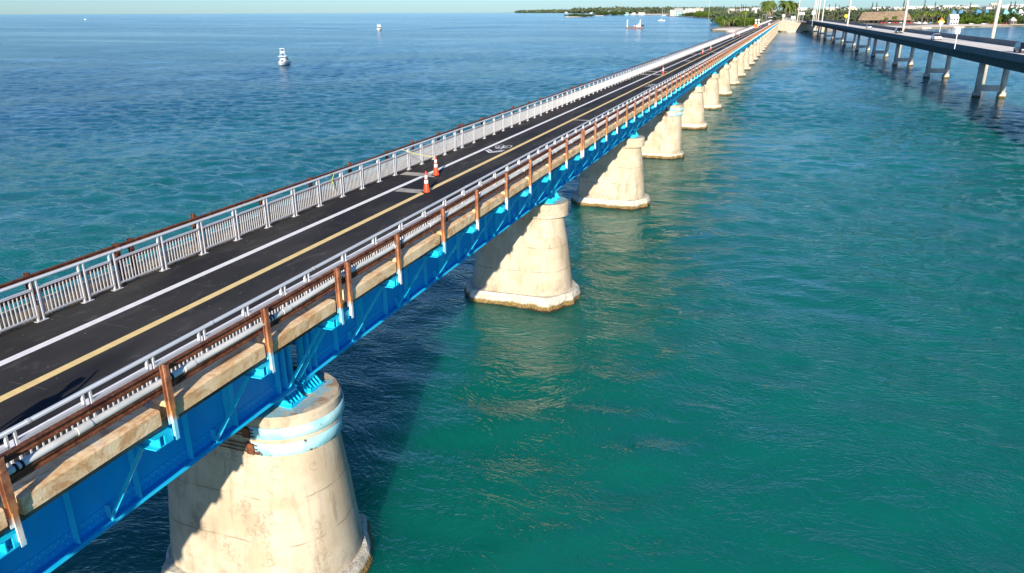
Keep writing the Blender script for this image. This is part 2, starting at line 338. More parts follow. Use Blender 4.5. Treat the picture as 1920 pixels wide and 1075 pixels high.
T1, L = 15.405, 24.384; CX = -13.54; ZD = 8.737
Y0, Y1 = T1-2*L, T1+27*L
SP = list(range(-1, 28))     # span k runs from T1+(k-1)L to T1+kL
# ------------------------------------------------------------------ water and land
S = 30000
import numpy as np
def axis(a, b_, d, lo, hi, g):
    mid = list(np.arange(a, b_, d)); up = [mid[-1]+d]; s_ = d
    while up[-1] < hi: s_ = min(s_*g, .8) if up[-1] < 430 else s_*1.07; up.append(up[-1]+s_)
    dn = [mid[0]-d]; s_ = d
    while dn[-1] > lo: s_ = min(s_*g, .62) if dn[-1] > -330 else s_*1.07; dn.append(dn[-1]-s_)
    return np.array(dn[::-1]+mid+up)
XS = axis(-95, 60, .34, -S, S, 1.008); YS_ = axis(10, 125, .34, -3000, S, 1.004)
XS = np.clip(XS, -S, S); YS_ = np.clip(YS_, -3000, S)
DX = np.gradient(XS); DY = np.gradient(YS_)
GX, GY = np.meshgrid(XS, YS_); SPC = np.maximum(*np.meshgrid(DX, DY))
rg = np.random.default_rng(4)
def lowf(sc, k=10):
    o = np.zeros_like(GX)
    for _ in range(k):
        th = rg.uniform(0, 6.283); l_ = sc*rg.uniform(.6, 1.8); o += np.sin((GX*math.cos(th)+GY*math.sin(th))*6.283/l_+rg.uniform(0, 6.28))
    return o/math.sqrt(k/2)
slk = .5+.5*np.tanh(lowf(60)*1.1+.35); wx = lowf(38)*1.6; wy = lowf(38)*1.6
lee = 1/(1+np.exp((GX+14)/4)); far_ = np.clip((np.hypot(GX, GY)-50)/90, 0, 1)
amp = (1-.72*np.clip((np.hypot(GX, GY)-80)/330, 0, 1)**.8)*(.40+.60*slk)*(.62+.38*np.maximum(lee, far_))
swirl = (1-lee)*(1-far_); UX = GX+wx*swirl; UY = GY+wy*swirl
H_ = np.zeros_like(GX); NC = 70; wind = R(78)
for i in range(NC):
    lam = .95*(5.6/.95)**((i+.5)/NC); th = wind+rg.normal(0, R(34)); a_ = .155*math.sqrt(2/NC)*lam/6.283; kx, ky = math.cos(th)*6.283/lam, math.sin(th)*6.283/lam
    att = np.clip(lam/(SPC*2.6)-.6, 0, 1); ph = UX*kx+UY*ky+rg.uniform(0, 6.283)
    if att.max() <= 0: continue
    sn = np.sin(ph); H_ += a_*att*(sn+.18*np.cos(2*ph)*0+.22*sn*sn)
H_ *= amp
ny_, nx_ = GX.shape; co = np.stack([GX, GY, H_], -1).reshape(-1, 3).astype(np.float32)
idx = np.arange(ny_*nx_).reshape(ny_, nx_); qd = np.stack([idx[:-1, :-1], idx[:-1, 1:], idx[1:, 1:], idx[1:, :-1]], -1).reshape(-1)
wm = D.meshes.new('sea_water'); nq = len(qd)//4; wm.vertices.add(len(co)); wm.vertices.foreach_set('co', co.ravel()); wm.loops.add(len(qd)); wm.loops.foreach_set('vertex_index', qd.astype(np.int32))
wm.polygons.add(nq); wm.polygons.foreach_set('loop_start', np.arange(0, nq*4, 4, dtype=np.int32)); wm.polygons.foreach_set('loop_total', np.full(nq, 4, dtype=np.int32)); wm.polygons.foreach_set('use_smooth', np.ones(nq, dtype=bool))
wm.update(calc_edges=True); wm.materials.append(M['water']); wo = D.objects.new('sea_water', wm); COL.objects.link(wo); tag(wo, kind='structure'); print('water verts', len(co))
b = MB(); b.add([(-S, -3000, -9), (S, -3000, -9), (S, S, -9), (-S, S, -9)], [(0, 1, 2, 3)])
tag(b.build('seabed', 'sand'), kind='structure')
shore = [Vector((-18.2, 676, 0)), Vector((-30, 668, 0)), at(1368, 60.5, 0), at(1334.5, 60, 0), at(1333, 56, 0), at(1350, 52, 0), at(1357, 45, 0), at(1343, 38, 0), at(1332, 35.5, 0), at(1312, 34, 0), at(1300, 33.3, 0), at(1285, 31.5, 0),
         at(1253, 30.8, 0), at(1250, 28.5, 0), at(1181, 28.6, 0), at(1176, 27, 0), at(1150, 26.2, 0), at(1060, 25.0, 0), at(985, 24.45, 0)]
far = [Vector((-9000, 24000, 0)), Vector((26000, 24000, 0))]
right = [at(2600, 40, 0), at(2200, 47, 0), at(1920, 49.5, 0), at(1850, 51, 0), at(1765, 53.5, 0), at(1705, 54.5, 0), at(1640, 54.5, 0), at(1576, 57, 0), Vector((25, 692, 0)), Vector((5, 676, 0))]
def slab(name, pts, z, m, lo=-2, kind='structure', slope=6):
    top = [(p.x, p.y, z) for p in pts]; bot = [(p.x, p.y, lo) for p in pts]; n = len(pts); bb = MB()
    bb.add(top+bot, [tuple(range(n))]+[(i, (i+1) % n, (i+1) % n+n, i+n) for i in range(n)])
    o = bb.build(name, m); tag(o, kind=kind); return o
slab('ground', shore+far+right, 1.1, 'land')
# beaches and causeway fill as thin sheets over the land
def strip(name, pts, m, z, depth, kind='structure'):
    bb = MB(); vs = []; fs = []
    for i, (p, d) in enumerate(zip(pts, depth)):
        q = Vector((p.x, p.y+d, 0)); vs += [(p.x, p.y-1, .05), (p.x, p.y+.15*d, z), (q.x, q.y, z+.01)]
        if i: a = (i-1)*3; fs += [(a, a+3, a+4, a+1), (a+1, a+4, a+5, a+2)]
    bb.add(vs, fs); return tag(bb.build(name, m), kind=kind)
strip('beach', [at(2100, 48, 0), at(1920, 49.5, 0), at(1850, 51, 0), at(1765, 53.5, 0), at(1705, 54.5, 0), at(1640, 54.5, 0), at(1576, 57, 0)], 'sand', 1.35, [170, 150, 130, 100, 80, 70, 60])
strip('sandy_spit', [Vector((-18.6, 675.5, 0)), Vector((-30, 668, 0)), at(1368, 60.5, 0), at(1334.5, 60, 0)], 'sand', 1.6, [60, 70, 110, 60])
bb = MB(); bb.add([(p.x, p.y, 1.35+dz) for p, dz in ((at(1180, 28.5, 0), 0), (at(1253, 28.4, 0), 0), (at(1253, 27.6, 0), 3), (at(1180, 27.6, 0), 3))], [(0, 1, 2, 3)])
tag(bb.build('shore_sand', 'sand'), kind='structure')
# approach roads on the land
bb = MB(); bb.add([(-17.6, 674.2, 8.6), (-10.2, 674.2, 8.6), (-2, 1500, 3), (-16, 1500, 3)], [(0, 1, 2, 3)])
tag(bb.build('approach_road', 'asphalt'), kind='structure')

# ------------------------------------------------------------------ the old bridge
B = empty('girder_bridge', (0, 0, 0), label='long old blue steel girder bridge with dark path and tan concrete piers', cat='bridge')
bb = MB(); bb.box(-16.86, -10.62, Y0, Y1, 8.50, 8.70); bb.box(-11.0, -10.62, Y0, Y1, 8.705, 8.80)
bb.box(-17.095, -16.87, Y0, Y1, 8.46, 8.732); bb.build('deck_slab', 'slab', B)
bb = MB(); bb.box(-16.98, -10.95, Y0, Y1, 8.72, ZD-.002); bb.build('path_surface', 'asphalt', B)
# left curb with slightly broken outer edge
bb = MB(); bb.box(-17.50, -17.10, Y0, Y1, 8.42, 9.06); bb.build('curb', 'fascia', B)
def lineobj(name, xc, wd, m, z=ZD+.003):
    q = MB(); y = Y0
    while y < Y1:
        y2 = min(Y1, y+6); q.add([(xc-wd/2, y, z), (xc+wd/2, y, z), (xc+wd/2, y2, z), (xc-wd/2, y2, z)], [(0, 1, 2, 3)]); y = y2
    return q.build(name, m, B)
lineobj('edge_line', -15.54, .235, 'white'); lineobj('edge_line', -12.30, .235, 'white'); lineobj('centre_line', -14.03, .235, 'yellow')
def bar(x0, x1, y0, y1, m='bar', name='cross_bar', z=ZD+.007):
    q = MB(); q.add([(x0, y0, z), (x1, y0, z), (x1, y1, z), (x0, y1, z)], [(0, 1, 2, 3)]); return q.build(name, m, B)
bar(-15.32, -14.17, 27.95, 28.6); bar(-16.75, -14.95, 31.15, 31.85)
for (x0, x1, y0, y1) in ((-16.8, -14.2, 94.0, 95.2), (-16.8, -14.4, 99, 100), (-16.8, -14.9, 142.6, 143.8), (-15.4, -12.5, 150, 151.2), (-16.8, -14.9, 157.5, 158.7), (-13.9, -12.5, 173, 174.2), (-16.8, -14.2, 262, 264), (-13.9, -12.5, 272, 274), (-16.8, -14.9, 300, 303), (-13.9, -12.5, 310, 313), (-13.9, -12.5, 52, 52.4)):
    bar(x0, x1, y0, y1)
def ringf(q, cx, cy, rx, ry, t, n=24, z=ZD+.007):
    vs = []
    for k in range(n):
        a = 2*math.pi*k/n; vs += [(cx+rx*math.cos(a), cy+ry*math.sin(a), z), (cx+(rx-t)*math.cos(a), cy+(ry-t*1.7)*math.sin(a), z)]
    q.add(vs, [(2*k, 2*((k+1) % n), 2*((k+1) % n)+1, 2*k+1) for k in range(n)])
def seg(q, x0, y0, x1, y1, t, z):
    d = Vector((x1-x0, y1-y0)); nn = Vector((-d.y, d.x)).normalized()*t/2
    q.add([(x0+nn.x, y0+nn.y, z), (x0-nn.x, y0-nn.y, z), (x1-nn.x, y1-nn.y, z), (x1+nn.x, y1+nn.y, z)], [(0, 1, 2, 3)])
def bike(xc, yc, s):      # s=+1 reads towards +Y
    q = MB(); P = lambda x, y: (xc+s*x, yc+s*y)
    for wx in (-.24, .24): ringf(q, *P(wx, -.35), .225, .50, .045)
    z = ZD+.008
    for i, (a, c) in enumerate((((-.24, -.35), (-.10, .30)), ((-.10, .30), (.14, .30)), ((-.10, .30), (.02, -.35)), ((.02, -.35), (-.24, -.35)), ((.02, -.35), (.14, .30)), ((.14, .48), (.24, -.35)), ((.05, .52), (.2, .52)), ((-.12, .5), (-.10, .3)), ((-.2, .52), (-.04, .52)))):
        z += .0006; seg(q, *P(*a), *P(*c), .05, z)
    for k, yy in enumerate((1.05, 1.40)):
        z += .001
        for sx in (-1, 1):
            x0, y0 = P(0, yy+.42); x1, y1 = P(sx*.48, yy-.25); z += .0006; seg(q, x0, y0, x1, y1, .13, z)
    return q.build('bicycle_marking', 'white', B)
bike(-14.78, 39.75, -1); bike(-13.15, 79.6, 1); bike(-14.8, 123.5, -1)

# girders ------------------------------------------------------------
def girder_mb(q, side, detail):
    x = side*1.66; s = side          # local x from the bridge axis, y from span start, z absolute
    y0, y1 = .22, L-.22
    q.mat('blue'); q.box(x-.012, x+.012, y0, y1, 6.44, 8.42)
    q.mat('blue_lit'); q.box(x-.2, x+.2, y0, y1, 6.38, 6.415)
    q.mat('blue'); q.box(x-.2, x+.2, y0, y1, 8.42, 8.47)
    for z0, z1 in ((6.415, 6.56), (8.28, 8.42)):
        q.box(x-.03, x-.0125, y0, y1, z0, z1); q.box(x+.0125, x+.03, y0, y1, z0, z1)
    q.box(x+s*.0305, x+s*.17, y0, y1, 6.416, 6.432)
    q.box(x+s*.013, x+s*.022, y0+.02, y1-.02, 6.56, 6.72)
    q.mat('blue_lit'); q.box(x+min(s*.2, s*.235), x+max(s*.2, s*.235), y0, y1, 6.365, 6.385) if detail else None
def stiff_mb(q, side, y, wide=False):
    x = side*1.66; s = side; a, c = sorted((x+s*.0235, x+s*.175))
    q.box(a, c, y-.012, y+.012, 6.433, 8.279); a, c = sorted((x+s*.0235, x+s*.033))
    q.box(a, c, y+.0125, y+.10, 6.45, 8.27)
    if wide:
        a, c = sorted((x+s*.0235, x+s*.038)); q.box(a, c, y-.22, y-.0125, 6.45, 8.27)
def rivet(q, x, y, z, s, r=.022):
    h = r*.7*s; q.add([(x, y-r, z-r), (x, y+r, z-r), (x, y+r, z+r), (x, y-r, z+r), (x+h, y, z)], [(0, 1, 4), (1, 2, 4), (2, 3, 4), (3, 0, 4)])
def rivets_mb(q, side):
    s = side; x = side*1.66
    y = .3
    while y < L-.3:
        for z, o in ((6.50, 0), (6.62, .07), (6.68, 0)): rivet(q, x+s*.031 if z < 6.55 else x+s*.023, y+o, z, s)
        yy = y; q.add([(x+s*.17-.014, yy, 6.433), (x+s*.17+.014, yy, 6.433), (x+s*.17, yy+.03, 6.433), (x+s*.17, yy+.013, 6.446)], [(0, 1, 3), (1, 2, 3), (2, 0, 3)])
        y += .16
STY = [.35, 1.52, 2.9, 4.45, 5.95, 7.5, 9.05, 10.55, 12.1, 13.65, 15.15, 16.7, 18.2, 19.7, 21.2, 22.4, 23.4, 24.0]
STY = [.28, .55, .85] + [T for T in [1.98+1.524*i for i in range(14)]] + [L-.85, L-.55, L-.28]
STW = {1.98+1.524*i for i in (1, 5, 9, 13)}
gm = {}
for side in (1, -1):
    for det in (1, 0):
        q = MB(); girder_mb(q, side, det)
        if det == 0 or side == -1:
            q.mat('blue_lit')
            for y in STY: stiff_mb(q, side, y, y in STW)
        if det and side == 1:
            q.mat('blue_lit'); rivets_mb(q, side)
            for y in STW:
                for k in range(12): rivet(q, side*1.66+.039, y-.16, 6.6+k*.14, 1); rivet(q, side*1.66+.039, y-.08, 6.67+k*.14, 1)
        gm[side, det] = q
protoG = {}
stm = {}
for wd in (0, 1):
    q = MB(); stiff_mb(q, 1, 0, wd); stm[wd] = q
sproto = {}
for k in SP:
    ys = T1+(k-1)*L
    for side in (1, -1):
        det = 1 if (side == 1 and k <= 3) else 0
        if (side, det) in protoG: g = cp(protoG[side, det], B)
        else:
            g = gm[side, det].build('girder', None, B); protoG[side, det] = g
        g.location = (CX, ys, 0)
        if det:
            for y in STY:
                wd = int(y in STW)
                if wd in sproto: st = cp(sproto[wd], g)
                else: st = stm[wd].build('stiffener', 'blue_lit', g); sproto[wd] = st
                st.location = (0, y, 0)
# floor beams between the girders, seen under the deck
q = MB()
for k in SP:
    for i in range(8):
        y = T1+(k-1)*L+.9+i*3.2; q.box(CX-1.45, CX+1.45, y, y+.02, 7.0, 8.3)
q.build('cross_frames', 'blue', B)

# outrigger brackets and posts ----------------------------------------
post_y = []
for k in SP:
    s0 = T1+(k-1)*L
    post_y += [s0+.20]+[s0+3.048*i for i in range(1, 8)]+[s0+L-.20]
post_y.sort()
def bracket_mb():
    q = MB(); # local origin at (CX, y, 0)
    q.box(1.68, 3.40, -.36, -.12, 8.60, 8.62); q.box(1.68, 3.40, -.25, -.23, 8.40, 8.60); q.box(1.68, 3.40, -.36, -.12, 8.38, 8.40)
    q.box(3.30, 3.40, -.12, .08, 8.38, 8.62)
    q.beam((1.84, -.34, 6.47), (3.04, -.34, 8.37), .085, .012, (0, 1, 0)); q.beam((1.84, -.30, 6.47), (3.04, -.30, 8.37), .012, .075, (0, 1, 0)); q.box(1.66+.024, 1.66+.16, -.30, -.288, 6.44, 6.75)
    return q
bp = bracket_mb().build('bracket', 'blue_lit', B)
near = [y for y in post_y if y > 0][:100]; rest = [y for y in post_y if y > near[-1]]; back = [y for y in post_y if y <= 0]
for i, y in enumerate(near):
    o = bp if i == 0 else cp(bp, B); o.location = (CX, y, 0)
q = MB()
for y in rest+back:
    q.add([(v[0]+CX, v[1]+y, v[2]) for v in bracket_mb().v], bracket_mb().f)
tag(q.build('bracket', 'blue_lit', B), kind='stuff')
# curb beams between the posts
def curb_mb(ln):
    q = MB(); a, c = .13, ln-.13
    pr = [(-10.56, 8.90), (-10.56, 9.12), (-10.52, 9.14), (-10.15, 9.13), (-10.12, 9.105), (-10.12, 8.82), (-10.13, 8.805), (-10.55, 8.805)]
    n = 9; rings = []
    for i in range(n):
        y = a+(c-a)*i/(n-1); rings.append([(px-CX, y, pz+(.004*math.sin(y*2.3+px*9) if 0 < i < n-1 else 0)) for px, pz in pr])
    q.loft(rings); q.box(-10.95-CX, -10.27-CX, 0, ln, 8.77, 8.805) ; return q
cps = {}
gaps = [(post_y[i], post_y[i+1]) for i in range(len(post_y)-1) if post_y[i+1]-post_y[i] > 1]
gn = [g for g in gaps if g[1] > 0][:100]; gr = [g for g in gaps if g not in gn]
for a, c in gn:
    ln = round(c-a, 3)
    if ln in cps: o = cp(cps[ln], B)
    else: o = curb_mb(ln).build('curb_beam', 'fascia', B); cps[ln] = bevel(o, .012, 1)
    o.location = (CX, a, 0)
q = MB()
for a, c in gr: m_ = curb_mb(c-a); q.add([(v[0]+CX, v[1]+a, v[2]) for v in m_.v], m_.f)
tag(q.build('curb_beam', 'fascia', B), kind='stuff')
q = MB(); q.box(-10.60, -10.24, Y0, Y1, 8.66, 8.80); q.build('deck_edge', 'mossy_shade', B)  # mossy edge, with the shade under the curb beams put into its colour

# piers ----------------------------------------------------------------
def stad(hx, hy, z, n=10, rx=None):
    rx = hy if rx is None else rx; pts = []
    for k in range(n+1): t = -math.pi/2+math.pi*k/n; pts.append((hx-rx+rx*math.cos(t), hy*math.sin(t), z))
    for k in range(n+1): t = math.pi/2+math.pi*k/n; pts.append((-hx+rx+rx*math.cos(t), hy*math.sin(t), z))
    return pts
def octo(hx, hy, z, c=1.0, cy=1.5): return [(hx-c, -hy, z), (hx, -hy+cy, z), (hx, hy-cy, z), (hx-c, hy, z), (-hx+c, hy, z), (-hx, hy-cy, z), (-hx, -hy+cy, z), (-hx+c, -hy, z)]
pier_meshes = {}
def pier(kind, y):
    if kind in pier_meshes: p = cptree(pier_meshes[kind], B); p.location = (CX, y, 0); return p
    if kind == 'banded':
        body = [stad(2.95, 1.98, .4, rx=1.5), stad(2.91, 1.90, 1.2, rx=1.5), stad(2.80, 1.65, 3.0, rx=1.42), stad(2.66, 1.34, 4.75)]; q = MB(); q.loft(body); p = q.build('pier', 'pier', B, True)
    elif kind == 'jacket':
        q = MB(); q.loft([stad(2.98, 2.0, .7, rx=1.5), stad(2.72, 1.55, 3.3, rx=1.35), stad(2.42, 1.08, 5.13)]); p = q.build('pier', 'pier', B, True)
        q = MB(); pr = [[(-2.4, -2.06, .7), (1.9, -2.06, .7), (1.75, -1.95, .7), (-2.3, -1.95, .7)], [(-2.4, -1.75, 2.45), (1.9, -1.75, 2.45), (1.75, -1.6, 2.45), (-2.3, -1.6, 2.45)]]
        q.loft(pr); q.build('repair_panel', 'pier', p)
    else:
        q = MB(); q.loft([stad(3.02, 1.98, .7, rx=1.5), stad(2.92, 1.8, 1.7, rx=1.45), stad(2.72, 1.5, 3.4, rx=1.35), stad(2.42, 1.08, 5.13)]); p = q.build('pier', 'pier', B, True)
    p.location = (CX, y, 0)
    am = p.modifiers.new('Edge', 'EDGE_SPLIT'); am.split_angle = R(35)
    q = MB()
    if kind == 'banded':
        q.loft([stad(2.64, 1.32, 4.7), stad(2.71, 1.40, 4.74), stad(2.73, 1.42, 5.2), stad(2.83, 1.50, 5.24), stad(2.83, 1.50, 5.92), stad(2.77, 1.44, 5.985)])
    else:
        q.loft([stad(2.62, 1.22, 5.10), stad(2.72, 1.32, 5.14), stad(2.72, 1.32, 5.82), stad(2.66, 1.26, 5.90)])
    o = q.build('cap', 'pier', p, True); am = o.modifiers.new('Edge', 'EDGE_SPLIT'); am.split_angle = R(35)
    if kind == 'banded':
        for z0, z1, e in ((5.36, 5.70, 0), (4.80, 5.18, -.11)):
            for sgn in (1, -1):
                q = MB(); xb, yb = 2.845+e, 1.515+e*.72; hyb = yb; ang = [-math.pi/2+math.pi*k/20 for k in range(21)]
                line = [(1.15+.05*(z0 > 5), -hyb)]+[(xb-hyb+hyb*math.cos(t), hyb*math.sin(t)) for t in ang]+[(1.15, hyb)]
                vs = []
                for (a_, b_) in line:
                    nv = Vector((a_-(xb-hyb), b_, 0)).normalized() if a_ > xb-hyb+.001 else Vector((0, 1 if b_ > 0 else -1, 0))
                    for zz_, oo in ((z0, .0), (z0+.01, .026), (z1-.01, .026), (z1, .0)): vs.append((sgn*(a_+nv.x*oo), sgn*(b_+nv.y*oo), zz_))
                q.add(vs, [(4*i+j, 4*i+4+j, 4*i+5+j, 4*i+1+j) for i in range(len(line)-1) for j in range(3)])
                tag(q.build('steel_band', 'band', p, True), label='pale blue steel band with rust')
                q = MB(); q.box(min(sgn*1.02, sgn*1.24), max(sgn*1.02, sgn*1.24), -hyb-.09, -hyb-.01, z0+.03, z1-.03)
                for kk in range(3): q.tube((-1.1*sgn, -hyb-.05, z0+.07+kk*(z1-z0-.14)/2), (1.35*sgn, -hyb-.05, z0+.07+kk*(z1-z0-.14)/2), .016, n=6)
                if sgn > 0: q.build('tie_rods', 'rust', p)
    # footing: chamfered, rough, lapped by the tide
    q = MB(); hx, hy = (3.22, 2.22) if kind == 'banded' else (3.40, 2.32); zs = .72 if kind == 'banded' else 1; rr = random.Random(3)
    rings = []
    for z, e in ((-1.2, -.15), (-.1, -.04), (.12, .02), (.30, .0), (.42, -.03), (.62, -.06), (.78, -.12)):
        o8 = octo(hx+e, hy+e, z*zs); ring = []
        for i in range(8):
            a = Vector(o8[i]); c = Vector(o8[(i+1) % 8])
            for t in range(6):
                v = a.lerp(c, t/6); j = mnoise.noise(v*1.7)*.10; d = Vector((v.x, v.y, 0)).normalized(); v = v+d*j; v.z += mnoise.noise(v*2.1+Vector((0, 0, 7)))*.04; ring.append(tuple(v))
        rings.append(ring)
    q.loft(rings); q.build('footing', 'footing', p)
    # bearings: two shoes on each side
    for sx in (1, -1):
        for yy in (-.45, .45):
            q = MB(); x = sx*1.66; zt = 5.985 if kind == 'banded' else 5.90
            q.box(x-.34, x+.40, yy-.33, yy+.33, zt, zt+.05); q.box(x-.2, x+.2, yy-.22, yy+.22, 6.27, 6.362)
            for k in range(5):
                y_ = yy-.28+k*.14
                q.add([(x-.30, y_-.014, zt+.05), (x+.36, y_-.014, zt+.05), (x+.14, y_-.014, 6.27), (x-.14, y_-.014, 6.27), (x-.30, y_+.014, zt+.05), (x+.36, y_+.014, zt+.05), (x+.14, y_+.014, 6.27), (x-.14, y_+.014, 6.27)],
                      [(0, 1, 2, 3), (7, 6, 5, 4), (0, 4, 5, 1), (1, 5, 6, 2), (2, 6, 7, 3), (3, 7, 4, 0)])
            q.box(x-.05, x+.05, yy-.30, yy+.30, zt+.05, 6.27)
            for bx in (.32,):
                for by in (-.25, .25): q.tube((x+bx, yy+by, zt+.05), (x+bx, yy+by, zt+.12), .035, n=6)
            q.build('bearing', 'blue_lit', p)
    # stain of blue paint on the cap
    pier_meshes[kind] = p; return p
kinds = {0: 'banded', 3: 'banded', 12: 'banded', 2: 'jacket', 5: 'jacket', 9: 'jacket', 15: 'jacket', 21: 'jacket'}
for k in range(-1, 27):
    y = T1+k*L; kd = kinds.get(k, 'plain'); p = pier(kd, y)
    if kd == 'banded': tag(p, label='pier with two pale blue steel bands round its cap')
    elif kd == 'jacket': tag(p, label='pier with a patched repair panel on its face')

# rusty guard rails made of old rails on posts ---------------------------
def rail_prof(x, z, s=1): # old railroad rail laid flat, local section (x,z)
    return [(x-.035, z-.066), (x+.035, z-.066), (x+.035, z-.03), (x+.012, z-.02), (x+.012, z+.03), (x+.045, z+.05), (x+.045, z+.066), (x-.045, z+.066), (x-.045, z+.05), (x-.012, z+.03), (x-.012, z-.02), (x-.035, z-.03)]
def post_mb():
    q = MB()
    q.box(.0, .012, -.062, .062, 9.02, 9.93); q.box(-.0005, .0115, -.042, .042, 8.40, 9.02); q.box(-.092, -.08, -.062, .062, 8.72, 9.93); q.box(-.08, .0, -.006, .006, 8.45, 9.925)
    q.box(.0125, .022, -.045, .045, 9.70, 9.90); return q
def guard(name, x, side, ztop, lab, wob):
    g = empty(name, (x, 0, 0), label=lab, cat='guard rail', group='old rusty guard rails along the bridge')
    pm = post_mb(); pp = None; ys = [y for y in post_y if y > -30]
    nr = [y for y in ys if y > 0][:100]
    for y in nr:
        if pp: o = cp(pp, g)
        else: o = pm.build('post', 'post' if side > 0 else 'rust', g); pp = o
        o.location = (0, y, ztop); o.scale.x = side; o.rotation_euler = (R(rnd.uniform(-.8, .8)), R(rnd.uniform(-1.2, 1.2)) if side < 0 else 0, 0)
        if o.rotation_euler.x: pass
    q = MB()
    for y in ys:
        if y not in nr: q.add([(v[0]*side, v[1]+y, v[2]+ztop) for v in pm.v], pm.f)
    tag(q.build('post', 'post' if side > 0 else 'rust', g), kind='stuff')
    for zz in (9.81, 9.44):
        q = MB(); y = -30; rings = []
        while y < Y1:
            rings.append([(px+wob*mnoise.noise(Vector((y*.16, zz*3, 1)))-side*.14, y, pz+ztop+wob*.6*mnoise.noise(Vector((y*.13, zz*7, 5)))) for px, pz in rail_prof(0, zz)])
            y += 1.5 if y < 150 else 8
        q.loft(rings); q.build('rail', 'rust', g)
    return g
guard('guard_rail', -10.06, 1, 0, 'rusty brown guard rail outside the blue girders, right side of the bridge', .01)
guard('guard_rail', -17.22, -1, .0, 'rusty brown guard rail behind the far white fence, seaward side', .05)

# white pipe between guard rail and fence
P = empty('water_pipe', (-10.205, 0, 9.572), label='long white plastic pipe slung between rusty rail and white fence', cat='pipe')
q = MB(); y = -30; pts = []
while y < Y1:
    pts.append(Vector((.03*mnoise.noise(Vector((y*.3, 0, 0))), y, .035*mnoise.noise(Vector((y*.35, 4, 0)))))); y += 1 if y < 120 else 6
q.loft([[(p.x+.062*math.cos(a), p.y, p.z+.062*math.sin(a)) for a in [2*math.pi*k/12 for k in range(12)]] for p in pts]); q.build('pipe', 'pipe', P, True)
q = MB(); q.tube((0, -.14, 0), (0, .14, 0), .072, n=14); cpp = None; y = 2.2; n_ = 0
while y < 200 and n_ < 98:
    o = q.build('coupling', 'pipe', P) if cpp is None else cp(cpp, P); cpp = cpp or o; o.location = (.03*mnoise.noise(Vector((y*.3, 0, 0))), y, .035*mnoise.noise(Vector((y*.35, 4, 0)))); y += rnd.choice((1.1, 2.4, 3.1, 2.9)); n_ += 1
q = MB(); q.lathe([(.068, -.02), (.074, -.02), (.074, .02), (.068, .02)], 12); hp = None
for y in [y for y in post_y if 0 < y < 90]:
    for dy in (.22, .32):
        o = q.build('hose_clamp', 'dark', P) if hp is None else cp(hp, P); hp = hp or o; o.location = (0, y+dy, .0); o.rotation_euler = (R(90), 0, 0)

# aluminium fences --------------------------------------------------------
PAT = [-8.46, -7.04, -5.6, -4.2, -2.8, -1.42, -.43, 1.33, 3.0, 4.65, 6.3, 7.95, 9.6, 11.3, 12.9, 14.4]
def panel_mb(ln):   # pair of posts at y=0 then rails and bars up to next pair
    q = MB()
    for y in (-.075, .075):
        q.box(-.03, .03, y-.019, y+.019, ZD+.012, 9.80)
    q.box(-.035, .035, .06, .09, ZD+.012, 8.86) if False else None
    q.box(-.075, .075, -.16, .16, ZD, ZD+.012)
    a, c = .095, ln-.095
    q.box(-.036, .036, a, c, 9.55, 9.60); q.box(-.022, .022, a, c, 8.86, 8.905)
    nb = max(3, round((c-a)/.112)); st = (c-a)/nb
    for i in range(nb):
        y = a+st*(i+.5); q.box(-.0095, .0095, y-.0125, y+.0125, 8.905, 9.55)
    return q
def fence(x, off, lab):
    g = empty('fence', (x, 0, 0), label=lab, cat='fence', group='white aluminium railings along the path')
    ys = sorted(T1+k*L+p+off for k in range(-1, 28) for p in PAT); ys = [y for y in ys if -25 < y < Y1]
    g100 = [y for y in ys if y > 2][:100]; cache = {}; rest = MB()
    for y, y2 in zip(ys, ys[1:]):
        ln = round(y2-y, 3)
        if y in g100:
            if ln in cache: o = cp(cache[ln], g)
            else: o = cache[ln] = panel_mb(ln).build('fence_panel', 'alu', g)
            o.location = (0, y, 0)
        else: m_ = panel_mb(ln); rest.add([(v[0], v[1]+y, v[2]) for v in m_.v], m_.f)
    tag(rest.build('fence_panel', 'alu', g), kind='stuff')
    q = MB(); q.tube((0, -25, 9.81), (0, Y1, 9.81), .042, n=12); q.build('handrail', 'galv', g, True)
    q = MB()
    for y in ys[4:120:3]: q.tube((0, y+.3, 9.81), (0, y+.36, 9.81), .046, n=12)
    q.build('rail_joint', 'alu', g)
    return g
fence(-10.84, 0, 'white railing on the near side of the path, beside the rusty rail and pipe')
fence(-16.90, -.3, 'white railing on the far side of the path, next to open sea')

# ------------------------------------------------------------------ cones, rope, things on the path
def cone(loc, lab, clean=True):
    c = empty('traffic_cone', loc, rnd.uniform(0, 1), label=lab, cat='traffic cone', group='orange traffic cones along the path')
    q = MB(); q.box(-.19, .19, -.19, .19, 0, .035); bevel(q.build('base', 'dark', c), .02)
    q = MB(); q.lathe([(.155, .035), (.15, .06), (.135, .075), (.03, .90), (.026, .92)], 20); q.build('cone_body', 'orange', c, True)
    for z0, z1 in ((.40, .55), (.60, .76)):
        r = lambda z: .135-(z-.075)*.105/.825+.003
        q = MB(); q.lathe([(r(z0), z0), (r(z1), z1)], 20); q.build('reflective_sleeve', 'reflect', c, True)
    return c
C0 = cone((-13.90, 28.2, ZD), 'nearest orange cone with two white bands standing on the yellow line')
def cone2(loc, lab):
    c = cptree(C0, None, loc); c['label'] = lab; c.rotation_euler.z = rnd.uniform(0, 1); return c
cn = cone2((-15.02, 31.55, ZD), 'orange cone with rope tied to it, just beyond the white line')
for p, lb in (((-14.35, 95.5), 'orange cone beside the yellow line, alone in the middle distance'),
              ((-14.8, 144.2), 'nearer of the two orange cones close together far along the path'), ((-14.8, 158.7), 'farther of the two orange cones close together far along the path'),
              ((-15.2, 250), 'far orange cone on the path just past the two walkers'), ((-15.1, 372), 'left orange cone of the farthest pair near the orange sign'), ((-13.9, 374), 'right orange cone of the farthest pair near the orange sign')):
    cone2((p[0], p[1], ZD), lb)
